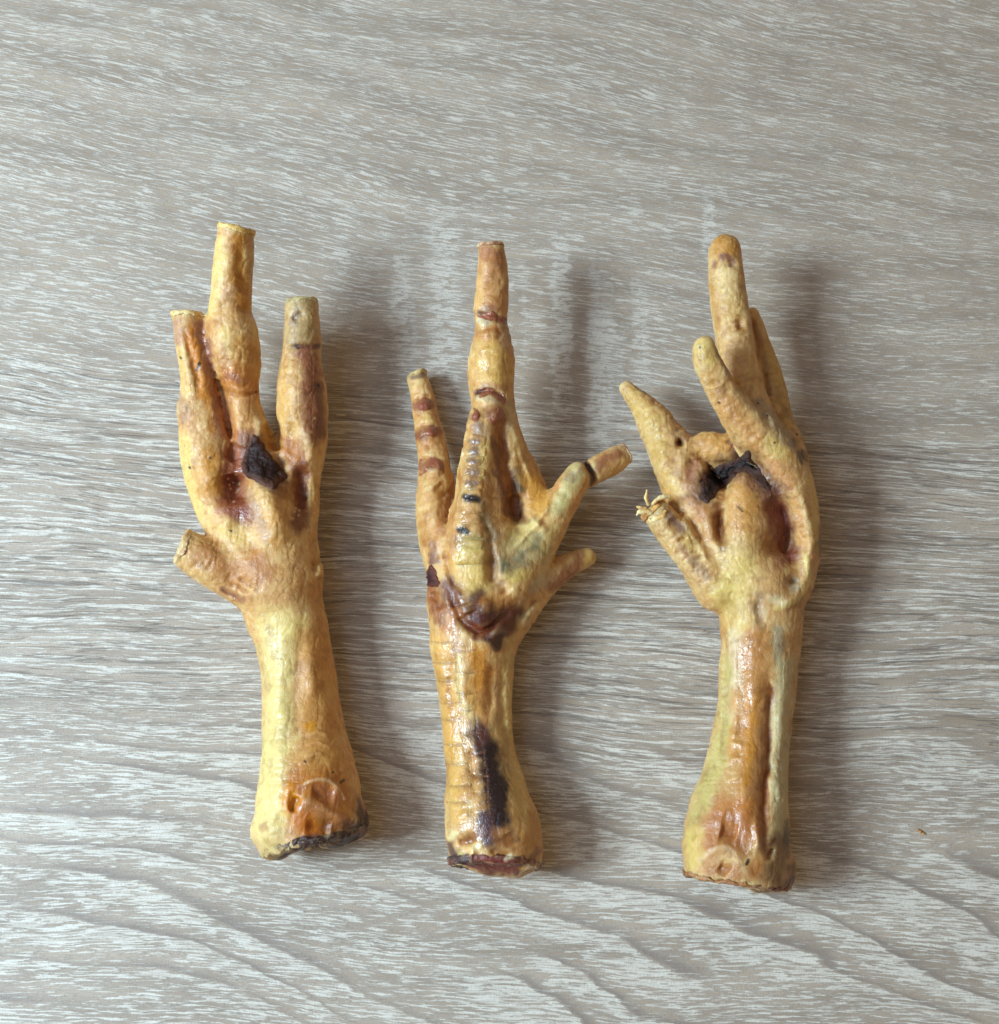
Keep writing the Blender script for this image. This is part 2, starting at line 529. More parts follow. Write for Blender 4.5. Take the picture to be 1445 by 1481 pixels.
def cut_material():
    m, p = material('torn_flesh')
    tc = node('ShaderNodeTexCoord')
    o = S(tc.outputs['Object'])
    at = node('ShaderNodeAttribute', attribute_name='pigment')
    n1, n2 = noise(o, 520, 4, 0.65), noise(o, 1700, 3, 0.6)
    c = mixc(ss(n1, 0.50, 0.66, 0, 0.6), S(at.outputs['Color']), mixc(1.0, S(at.outputs['Color']), (0.50, 0.32, 0.22), 'MULTIPLY'))
    c = mixc(ss(n2, 0.58, 0.74, 0, 0.35), c, lt(236, 216, 166))
    S.nt.links.new(c.k, p.inputs['Base Color'])
    p.inputs['Subsurface Weight'].default_value = 0.15
    p.inputs['Subsurface Radius'].default_value = (1.0, 0.5, 0.2)
    p.inputs['Subsurface Scale'].default_value = 0.001
    p.inputs['Roughness'].default_value = 0.48
    S.nt.links.new(bump(n1 + n2*0.6, 0.0004, 0.8).k, p.inputs['Normal'])
    return m
CUT = cut_material()

# ------------------------------------------------------------------ a foot
class Paint:
    """pigment of the hide: two base tones and a list of stains (polyline, width, colour, strength[, softness][, chains])"""
    pebble = 1.0
    def __init__(s, tones, stains, wet=(), seed=3):
        s.tones, s.wet, s.seed = tones, wet, seed
        s.stains = [(soften(g[0]),)+tuple(g[1:]) for g in stains]
    def __call__(s, V, up=None, cid=None, conv=None, jitter=1.0):
        V = V.astype(F4)
        up = np.ones(len(V), F4) if up is None else up
        px, py = project(V)
        a = 0.5+0.5*(0.65*vnoise(V/F4(46), s.seed)+0.45*vnoise(V/F4(17), s.seed+1))
        t = [lin(c) for c in s.tones]
        a = np.clip(a, 0, 1)[:, None]
        col = t[0]*(1-a)+t[1]*a
        b = (0.7*vnoise(V/F4(11), s.seed+5)+0.5*vnoise(V/F4(4.6), s.seed+6)+0.4*vnoise(V/F4(24), s.seed+7))[:, None]
        m = sstep(b, 0.15, 0.95)*0.36
        col = col*(1-m)+col*np.array([0.78, 0.60, 0.42])*m
        m = sstep(-b, 0.2, 1.0)*0.26
        col = col*(1-m)+lin((238, 220, 166))*m
        fib = (vnoise(V*np.array([1/4.5, 1/42, 1/4.5], F4), s.seed+12)+0.6*vnoise(V*np.array([1/2.6, 1/22, 1/2.6], F4), s.seed+13))[:, None]
        m = sstep(fib, 0.15, 1.0)*0.34
        col = col*(1-m)+col*np.array([0.82, 0.60, 0.36])*m
        m = sstep(-fib, 0.25, 1.0)*0.24
        col = col*(1-m)+lin((242, 220, 150))*m
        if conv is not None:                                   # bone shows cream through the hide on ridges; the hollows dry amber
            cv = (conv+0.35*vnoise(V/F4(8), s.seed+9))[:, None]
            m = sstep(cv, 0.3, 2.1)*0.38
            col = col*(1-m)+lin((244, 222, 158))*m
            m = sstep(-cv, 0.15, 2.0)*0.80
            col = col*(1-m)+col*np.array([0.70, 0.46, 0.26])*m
        wx = px+jitter*(5.0*vnoise(V/F4(17), 21)+3.4*vnoise(V/F4(6.5), 22))
        wy = py+jitter*(5.0*vnoise(V/F4(17), 23)+3.4*vnoise(V/F4(6.5), 24))
        grain = vnoise(V/F4(5), 25)
        for g in s.stains:
            pts, w, c, k = g[:4]
            soft = g[4] if len(g) > 4 and g[4] else 0.9
            small = w < 6
            e = poly_d(px if small else wx, py if small else wy, pts)
            m = k*(1-sstep(e+grain*w*0.12, w*(1-soft*0.75), w*(1+soft*0.55)))*up
            if len(g) > 5: m = m*np.isin(cid, g[5])
            col = col*(1-m[:, None])+lin(c)*m[:, None]
        m = 0.20*sstep(b, 0.15, 0.6)-0.10*sstep(-b, 0.2, 0.7)          # mottling runs through the stains too
        col = col*(1-m*np.array([0.8, 1.0, 1.15]))
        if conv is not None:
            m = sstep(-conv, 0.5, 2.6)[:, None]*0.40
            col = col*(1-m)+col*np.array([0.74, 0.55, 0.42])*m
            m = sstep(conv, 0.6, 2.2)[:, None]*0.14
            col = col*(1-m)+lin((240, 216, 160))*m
        g_ = col.mean(1, keepdims=True)
        col = (col*1.0)*0.82
        wet = np.full(len(V), 0.25, F4)
        for pts, w, k in s.wet:
            m = 1-sstep(poly_d(wx, wy, pts), w*0.5, w*1.3)
            wet = wet*(1-m)+k*m
        s.grain = (1-0.82*sstep(py, 800, 900))*s.pebble*(0.55+0.45*sstep(vnoise(V/F4(40), 81), -0.5, 0.5))
        return col, np.clip(wet+0.30*vnoise(V/F4(9), 27)+0.2*vnoise(V/F4(4), 28), 0, 1)

class Foot:
    def __init__(s, label, base, body, paint, vox=1.7):
        s.o = bpy.data.objects.new('chicken_foot', None)
        s.o.empty_display_size = 0.01
        COL.objects.link(s.o)
        q, _ = P(*base, 0)
        s.origin = np.array([q[0], q[1], 0.0])
        s.o.location = s.origin*U
        s.o['label'] = label
        s.o['category'] = 'chicken foot'
        s.o['group'] = 'dried chicken feet laid out on the table'
        s.body, s.paint = body, paint
        V, Fq, g = surface(body, body.lo, body.hi, vox)
        _, up, cid = body.full(V)
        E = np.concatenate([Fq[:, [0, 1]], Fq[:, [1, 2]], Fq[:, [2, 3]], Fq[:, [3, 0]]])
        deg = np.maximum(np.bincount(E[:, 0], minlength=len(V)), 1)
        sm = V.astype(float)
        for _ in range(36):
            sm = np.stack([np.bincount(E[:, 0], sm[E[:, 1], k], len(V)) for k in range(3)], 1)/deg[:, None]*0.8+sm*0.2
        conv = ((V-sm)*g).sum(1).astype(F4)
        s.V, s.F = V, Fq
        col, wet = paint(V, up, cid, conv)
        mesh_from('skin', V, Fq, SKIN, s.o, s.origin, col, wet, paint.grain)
        s.bvh = BVHTree.FromPolygons([tuple(map(float, v)) for v in V], Fq.tolist())
    def part(s, name, f, lo, hi, vox, mat, colour, tint=None, parent=None):
        V, Fq, g = surface(f, np.asarray(lo, float), np.asarray(hi, float), vox, 3, 2.2)
        if isinstance(colour, Paint): col = colour(V)[0]
        else: col = np.tile(lin(colour), (len(V), 1))
        if tint is not None and not isinstance(colour, Paint):
            n = np.clip(0.5+0.7*vnoise(V/F4(9), 31), 0, 1)[:, None]
            col = col*(1-n)+lin(tint)*n
        return mesh_from(name, V, Fq, mat, parent or s.o, s.origin, col, np.full(len(V), .3))
    def severed(s, name, chain, end, depth, grow, colour, tint, amp=1.0, vox=1.5, out=1.5):
        """the ragged last millimetres of a cut limb; colour may be a Paint"""
        o, n, r = chain.ends()[end]
        def f(Q):
            d = s.body(Q)-F4(grow)+amp*(0.7*vnoise(Q/F4(4), 41)+0.8*vnoise(Q/F4(9), 42))
            K = chain.K
            x = (Q-o) @ n
            far = np.sqrt(((Q-o)**2).sum(1))-F4(r*1.3+depth)
            # carry the limb on past the slice, so the slice itself can be ragged
            e = np.full(len(Q), 1e9, F4)
            A = K[0] if end == 0 else K[-1]
            for B, C_ in zip(K[:-1], K[1:]):
                if min(np.linalg.norm(B[:3]-o), np.linalg.norm(C_[:3]-o)) > 40: continue
                sc = np.array([1, 1, 1/chain.fz], F4)
                ba = (C_[:3]-B[:3])*sc; pa = (Q-B[:3])*sc
                t = np.clip(pa @ ba/(ba @ ba+1e-6), -0.6, 1.6)
                pa = pa-t[:, None]*ba
                e = np.minimum(e, np.sqrt((pa*pa).sum(1))-(B[3]+np.clip(t, 0, 1)*(C_[3]-B[3])))
            e = e-F4(grow)+amp*(0.9*vnoise(Q/F4(5), 45)+0.8*vnoise(Q/F4(11), 46))
            e = np.maximum(e, -x-F4(7))
            d = np.minimum(d, e)
            face = x-F4(out)+amp*(2.0*vnoise(Q/F4(4.2), 43)+2.2*vnoise(Q/F4(10), 44))
            back = -x-F4(depth)+amp*(2.5*vnoise(Q/F4(5), 47)+3.5*vnoise(Q/F4(13), 48))
            return np.maximum(np.maximum(smax(np.maximum(d, back), face, 2.5), far), 0.15-Q[:, 2])
        e = r*1.25+depth+6
        lo, hi = o-e, o+e
        lo = lo.copy(); lo[2] = max(lo[2], -3)
        return s.part(name, f, lo, hi, vox, CUT, colour, tint)
    def patch(s, name, poly, thick, mat, colour=None, edge=6.0, step=1.6, rough=0.0, wet=0.5, parent=None, crown=None, smooth=False, ragged=0.0, rimcol=None):
        """a plate or scab that follows the hide inside an outline"""
        poly = np.asarray(poly, float)
        if smooth:
            q = spline(np.c_[np.vstack([poly[-1:], poly, poly[:2]]), np.zeros((len(poly)+3, 2))], 3.0)[:, :2]
            poly = q[:-1]
        x = np.arange(poly[:, 0].min()-2*step, poly[:, 0].max()+2*step, step)
        y = np.arange(poly[:, 1].min()-2*step, poly[:, 1].max()+2*step, step)
        X, Y = np.meshgrid(x, y, indexing='ij')
        px, py = X.ravel(), Y.ravel()
        e = poly_d(px, py, np.vstack([poly, poly[:1]]))
        ins = np.zeros(len(px), bool)
        for (ax, ay), (bx, by) in zip(poly, np.roll(poly, -1, 0)):
            cnd = ((ay > py) != (by > py)) & (px < (bx-ax)*(py-ay)/(by-ay+1e-9)+ax)
            ins ^= cnd
        e = np.where(ins, e, -e)
        if ragged:
            q = np.stack([px, py, 0*px], -1).astype(F4)
            e = e+ragged*(vnoise(q/F4(8), 71)+0.7*vnoise(q/F4(3.5), 72))
        R_ = ray(px, py)
        V = np.zeros((len(px), 3)); ok = np.zeros(len(px), bool); Nn = np.zeros((len(px), 3))
        for i in np.nonzero(e > -2.2*step)[0]:
            h, n, _, _ = s.bvh.ray_cast(Vector(CAMP), Vector(R_[i]))
            if h is not None: V[i] = h; ok[i] = True; Nn[i] = n
        G = ok.reshape(X.shape)
        VV = V.reshape(*X.shape, 3); NN = Nn.reshape(*X.shape, 3)
        for _ in range(2):                                   # calm the normals
            acc = NN.copy()
            acc[1:] += NN[:-1]; acc[:-1] += NN[1:]; acc[:, 1:] += NN[:, :-1]; acc[:, :-1] += NN[:, 1:]
            NN = acc/np.maximum(np.linalg.norm(acc, axis=2, keepdims=True), 1e-6)
        t = np.clip(e/edge, 0, 1).reshape(X.shape)
        hgt = thick*np.sqrt(np.maximum(0, 1-(1-t)**2))-1.3
        hgt = np.where(e.reshape(X.shape) < 0, -2.5, hgt)
        if crown is not None: hgt = hgt+crown(X, Y)*t
        if rough:
            q = VV.reshape(-1, 3).astype(F4)
            hgt = hgt+(rough*t*(vnoise(q/F4(9), 51)+0.6*vnoise(q/F4(4), 52)).reshape(X.shape))
        VV = VV+NN*hgt[..., None]
        c = G[:-1, :-1] & G[1:, :-1] & G[1:, 1:] & G[:-1, 1:]
        em = e.reshape(X.shape)
        c &= np.maximum(np.maximum(em[:-1, :-1], em[1:, 1:]), np.maximum(em[1:, :-1], em[:-1, 1:])) > -0.5*step
        idx = np.arange(X.size).reshape(X.shape)
        Fq = np.stack([idx[:-1, :-1][c], idx[:-1, 1:][c], idx[1:, 1:][c], idx[1:, :-1][c]], 1)
        if len(Fq) == 0: return None
        use = np.unique(Fq); rm = np.zeros(X.size, int); rm[use] = np.arange(len(use))
        V2 = VV.reshape(-1, 3)[use]; Fq = rm[Fq]
        a, b_, c_ = V2[Fq[:, 0]], V2[Fq[:, 1]], V2[Fq[:, 2]]
        if np.mean((np.cross(b_-a, c_-a)*(CAMP-a)).sum(1)) < 0: Fq = Fq[:, ::-1]
        if colour is None: col, w = s.paint(V2)
        else:
            k = np.clip(1-np.abs(e[use])/(edge*1.1), 0, 1)[:, None]*0.75
            col = np.tile(lin(colour), (len(V2), 1))*(1-k)+lin(rimcol or colour)*k
        w = np.full(len(V2), wet)
        return mesh_from(name, V2, Fq, mat, parent or s.o, s.origin, col, w)
    def strands(s, name, rows, mat, colour, tint, amp=0.5):
        ch = [Chain(r, 3, step=5) for r in rows]
        def f(Q):
            d = np.full(len(Q), 60, F4)
            for c in ch: d = smin(d, c(Q)[0], 3)
            return d+amp*vnoise(Q/F4(4), 61)
        lo = np.min([c.lo for c in ch], 0)+38; hi = np.max([c.hi for c in ch], 0)-38
        return s.part(name, f, lo, hi, 1.1, mat, colour, tint)

# ================================================================== foot with the wedge-shaped scab
def transverse(a, b, n, half, w=2.2, amp=-1.8, seed=0, chains=None):
    """short creases across a limb that runs from a to b"""
    r = np.random.default_rng(seed)
    a, b = np.array(a, float), np.array(b, float)
    d = (b-a)/np.linalg.norm(b-a); p = np.array([-d[1], d[0]])
    out = []
    for i in range(n):
        c = a+(b-a)*((i+r.uniform(.2, .8))/n)+p*r.uniform(-.35, .35)*half
        h = half*r.uniform(.45, 1.0)
        q = [tuple(c-p*h+d*r.uniform(-2, 2)), tuple(c+d*r.uniform(-2, 3)), tuple(c+p*h+d*r.uniform(-2, 2))]
        out.append((q, w*r.uniform(.9, 1.9), amp*r.uniform(.15, 1.0))+((chains,) if chains else ()))
    return out
def foot_wedge():
    shank = Chain([(450, 1222, 62, 70), (448, 1180, 64, 78), (446, 1130, 62, 72), (442, 1080, 54, 63), (437, 1030, 50, 57), (432, 980, 50, 54),
                   (424, 930, 52, 54), (412, 885, 55, 58), (402, 845, 62, 60)], 18, 0.86, cut_a=(0.16, 0.0, 0.02))
    toe_a = Chain([(270, 452, 135, 22), (274, 490, 130, 21), (281, 525, 120, 22), (288, 560, 108, 27), (292, 600, 95, 34), (302, 650, 80, 42),
                   (318, 700, 70, 46), (345, 755, 66, 50), (385, 825, 62, 55)], 16, cut_a=(0.15, 0, 0.15))
    toe_b = Chain([(342, 330, 178, 27), (338, 370, 166, 28), (335, 420, 150, 30), (331, 452, 140, 31), (336, 488, 128, 37), (343, 525, 116, 34),
                   (346, 562, 106, 28), (352, 600, 96, 29), (364, 650, 80, 38), (380, 710, 68, 50), (392, 780, 64, 56), (402, 840, 62, 58)], 14, cut_a=(0.1, 0, 0))
    toe_c = Chain([(436, 434, 118, 22), (437, 470, 112, 25), (437, 505, 105, 28), (436, 545, 97, 33), (437, 590, 88, 36), (438, 640, 78, 35),
                   (431, 700, 68, 33), (425, 760, 64, 36), (412, 830, 62, 48)], 14, cut_a=(-0.05, 0, 0.05))
    hind = Chain([(262, 790, 92, 26), (285, 803, 88, 29), (315, 822, 80, 32), (350, 840, 70, 34), (390, 850, 64, 44)], 14, cut_a=(-0.2, -0.1, 0.25))
    relief = [([(352, 640), (378, 672), (404, 700)], 20, -6), ([(336, 685), (342, 730)], 22, -13), ([(434, 670), (437, 740)], 11, -10), ([(380, 695), (396, 740), (400, 790)], 22, 9),
              ([(316, 545), (330, 600), (336, 645)], 8, -7), ([(391, 610), (398, 655)], 10, -7), ([(410, 655), (400, 700)], 16, -3),
              ([(440, 890), (428, 980), (434, 1090)], 9, -2), ([(452, 930), (450, 1010)], 10, 3), ([(404, 930), (402, 1060), (398, 1140)], 12, 3),
              ([(424, 1128), (412, 1160), (420, 1190)], 6, 2.2), ([(432, 1140), (455, 1129), (478, 1131), (500, 1150)], 6, 2.4),
              ([(450, 1148), (486, 1152)], 12, -5), ([(430, 1164), (450, 1158), (475, 1172), (505, 1190)], 8, 3.2),
              ([(430, 1150), (422, 1175)], 7, -5), ([(440, 1195), (480, 1200)], 13, -6), ([(384, 1205)], 20, 5), ([(520, 1188)], 13, 5), ([(500, 1208)], 8, 3), ([(412, 1222), (440, 1228)], 8, 3), ([(395, 1180), (425, 1190)], 9, -3),
              ([(442, 1062), (462, 1060), (480, 1065)], 3, 2), ([(440, 1078), (462, 1073), (485, 1080)], 3, 2), ([(440, 1095), (470, 1090)], 3, 2),
              ([(318, 850), (345, 866)], 3, -3), ([(330, 842), (362, 858)], 3, -2.5), ([(345, 835), (372, 848)], 3, -2),
              ([(316, 560), (345, 572), (376, 566)], 4, -4), ([(330, 540), (360, 545)], 12, 3), ([(304, 450), (340, 440), (364, 448)], 7, -2.5),
              ([(345, 350), (348, 400), (355, 430)], 8, -3), ([(413, 502), (462, 500)], 4, -3), ([(440, 450), (425, 465)], 6, -4),
              ([(268, 480), (282, 530), (292, 580)], 5, -3), ([(262, 590)], 10, 3), ([(305, 570), (312, 610)], 6, 2), ([(378, 600), (372, 640)], 8, 3),
              ([(464, 812), (466, 835)], 7, 4), ([(455, 770), (452, 830)], 8, -4), ([(330, 755), (380, 800)], 16, -4), ([(300, 690)], 18, 5),
              ([(345, 640), (332, 668)], 10, -5), ([(425, 610), (420, 660)], 9, -4), ([(448, 620), (450, 680)], 9, 3)]
    relief += transverse((280, 810), (375, 850), 10, 16, 2.4, -1.6, 1) + transverse((338, 390), (345, 580), 14, 18, 2.6, -1.2, 2) + transverse((436, 460), (440, 640), 12, 18, 2.6, -1.2, 3) + transverse((275, 490), (292, 600), 9, 14, 2.6, -1.3, 4)
    relief += transverse((405, 900), (390, 1180), 26, 18, 2.6, -1.1, 5)
    Y, AM, BR, DK = (236, 202, 118), (214, 146, 58), (140, 68, 44), (62, 36, 34)
    st = [([(408, 1236), (450, 1238), (490, 1226), (524, 1206)], 8, (66, 38, 36), .88), ([(530, 1180), (522, 1212)], 7, (70, 44, 40), .85), ([(398, 915), (402, 1000), (398, 1080), (392, 1150), (388, 1190)], 26, (240, 218, 140), .8), ([(392, 900), (420, 905)], 24, (238, 208, 124), .7),
          ([(458, 930), (456, 1000), (462, 1060)], 28, (216, 152, 72), .75), ([(430, 960), (428, 1040)], 5, (196, 140, 80), .5),
          ([(447, 1050)], 8, (224, 150, 10), .85, .5), ([(442, 1112), (470, 1105)], 28, (208, 142, 60), .75), ([(432, 1135), (484, 1132)], 22, (196, 116, 36), .8), ([(436, 1160), (486, 1158), (470, 1195), (440, 1190)], 24, (202, 126, 34), .9),
          ([(422, 1142), (418, 1168)], 10, (232, 148, 8), .9), ([(440, 1182), (448, 1206)], 14, (206, 112, 14), .85), ([(470, 1195), (480, 1205)], 12, (120, 62, 22), .7),
          ([(462, 1140), (484, 1156)], 13, (178, 106, 64), .75), ([(440, 1134), (455, 1127), (476, 1129), (494, 1146), (497, 1156)], 1.8, (232, 196, 150), .7, .7),
          ([(445, 1162), (470, 1175), (500, 1192)], 11, (182, 116, 66), .75), ([(500, 1195), (515, 1205)], 12, (120, 78, 60), .8),
          ([(400, 1240), (440, 1236), (485, 1222), (515, 1206), (528, 1188)], 9, DK, .85), ([(384, 1205), (395, 1225)], 17, (228, 198, 128), .8), ([(378, 1198)], 6, (176, 122, 78), .6),
          ([(524, 1165), (522, 1195), (505, 1215)], 11, (78, 48, 42), .9), ([(440, 1222), (455, 1215)], 9, (70, 40, 48), .8),
          ([(352, 640), (336, 680), (334, 715), (346, 745)], 23, (190, 106, 52), .7), ([(338, 676), (334, 710), (345, 742)], 20, BR, .92), ([(322, 560), (330, 610), (340, 640)], 12, (196, 116, 48), .7), ([(395, 640), (425, 650), (436, 690)], 16, (192, 116, 44), .75), ([(360, 800), (400, 830)], 14, (204, 138, 66), .5), ([(455, 850), (462, 900)], 8, (206, 140, 66), .6), ([(352, 645), (340, 668)], 14, (176, 104, 70), .8), ([(318, 585), (322, 622)], 13, (190, 122, 84), .75),
          ([(432, 672), (437, 705), (432, 762)], 13, (130, 64, 34), .9), ([(410, 640), (425, 655)], 14, (196, 122, 52), .7), ([(385, 625), (398, 640)], 10, (230, 180, 100), .7),
          ([(296, 798), (330, 825), (372, 832)], 19, (196, 128, 66), .75), ([(370, 810), (390, 820)], 12, (190, 118, 58), .5), ([(322, 852), (352, 868)], 5, (164, 106, 76), .7),
          ([(262, 640), (266, 695), (282, 742)], 15, (242, 208, 122), .8), ([(302, 655), (312, 700)], 13, (218, 150, 52), .75), ([(290, 680), (300, 720)], 10, (214, 150, 60), .5),
          ([(330, 765), (345, 775)], 18, (240, 200, 112), .7), ([(395, 720), (402, 780)], 16, (232, 176, 96), .7), ([(360, 710), (372, 750), (385, 775)], 8, (196, 158, 130), .5),
          ([(275, 478), (288, 525), (298, 575)], 9, (218, 134, 16), .9), ([(287, 468), (302, 525), (312, 585)], 8, (160, 100, 78), .85), ([(256, 470), (258, 492)], 8, (186, 130, 104), .7),
          ([(262, 515), (270, 560)], 8, (238, 192, 110), .7), ([(262, 578), (264, 606)], 8, (168, 124, 98), .6), ([(302, 560), (306, 620)], 6, (206, 132, 40), .7),
          ([(318, 350), (312, 410), (308, 450)], 10, (242, 206, 126), .8), ([(345, 345), (347, 400), (356, 440)], 13, (208, 140, 46), .85), ([(362, 360), (362, 430)], 6, (226, 186, 120), .7),
          ([(340, 420), (326, 432)], 9, (198, 150, 104), .6), ([(322, 480), (330, 500)], 14, (240, 200, 118), .7), ([(350, 500), (356, 530)], 18, (222, 160, 76), .7),
          ([(338, 545), (358, 562)], 22, (206, 124, 44), .8), ([(332, 546), (345, 552)], 7, (158, 96, 78), .7), ([(352, 590), (362, 625)], 12, (210, 140, 62), .6),
          ([(436, 440), (436, 485)], 24, (190, 160, 108), .85), ([(430, 450), (424, 465)], 6, (170, 146, 130), .7), ([(428, 500), (445, 504), (462, 500)], 4, (80, 48, 44), .8),
          ([(446, 515), (450, 560), (456, 625)], 17, (150, 82, 54), .85), ([(462, 560), (466, 630)], 8, (112, 68, 48), .6), ([(415, 545), (410, 590), (420, 620)], 10, (224, 172, 88), .8),
          ([(452, 690), (455, 740)], 9, (226, 180, 100), .7), ([(462, 800), (464, 835)], 7, (214, 164, 92), .8)]
    st.append(([(362, 645), (378, 672), (400, 698)], 22, (120, 70, 48), .75))
    for q in [(287, 530, 288, 524), (284, 535, 290, 526), (303, 663, 304, 662), (274, 676, 275, 677), (333, 767, 335, 768), (262, 704, 263, 705), (460, 556, 461, 558),
              (492, 1132, 498, 1128), (440, 1101, 441, 1102), (481, 1117, 482, 1117), (428, 501, 431, 504), (370, 567, 371, 567), (256, 575, 257, 576), (261, 517, 262, 518)]:
        st.append(([(q[0], q[1]), (q[2], q[3])], 1.7, (34, 22, 20), .9, .5))
    for k, (x, y) in enumerate([(330, 692), (337, 698), (341, 686), (346, 700), (334, 707), (338, 726), (343, 712), (332, 701), (428, 735), (432, 745), (426, 740), (424, 750), (433, 738), (450, 625), (455, 605)]):
        st.append(([(x, y)], 1.8, (232, 188, 128), .8, .5))
    wet = [([(330, 690), (345, 730)], 24, .6), ([(436, 1130), (480, 1160)], 40, .85), ([(395, 930), (400, 1060)], 22, .55), ([(330, 545), (352, 560)], 16, .8),
           ([(290, 480), (310, 580)], 10, .75), ([(265, 650)], 10, .7), ([(400, 730)], 16, .55)]
    knob = Chain([(486, 1198, 66, 30), (504, 1190, 56, 29)], 16)
    knob_b = Chain([(396, 1200, 58, 30), (400, 1218, 50, 26)], 14)
    chains = [shank, toe_a, toe_b, toe_c, hind, knob, knob_b]
    f = Foot('dried yellow chicken foot lying palm up with a brown wedge-shaped scab and square-cut toes', (430, 1000),
             Body(chains, relief, 1.0, 1), Paint(((240, 200, 132), (210, 146, 78)), st, wet, 3))
    f.patch('scab', [(355, 630), (368, 629), (380, 640), (390, 656), (403, 672), (416, 689), (406, 700), (394, 710), (384, 704), (372, 699), (356, 688), (348, 680), (352, 655)],
            5.0, CRUST, (44, 24, 20), 9, 1.3, 1.6, smooth=True, ragged=1.5, rimcol=(104, 62, 44), crown=lambda X, Y: 5*np.clip((X-362)/50, 0, 1))
    f.severed('severed_end', shank, 0, 9, 0.5, Paint(((92, 56, 42), (52, 32, 30)), [([(368, 1215), (398, 1242)], 20, (222, 190, 122), .9), ([(415, 1246), (480, 1236), (525, 1200)], 4, (150, 112, 84), .8), ([(470, 1225)], 5, (214, 178, 110), .8)], (), 5), None, 1.1, 1.6)
    for c, col, tint in ((toe_a, (236, 208, 146), (206, 158, 88)), (toe_b, (232, 198, 120), (198, 150, 74)), (toe_c, (218, 198, 140), (172, 150, 98)), (hind, (232, 208, 150), (188, 136, 86))):
        f.severed('severed_tip', c, 0, 5, 0.35, col, tint, 0.75, 1.3)

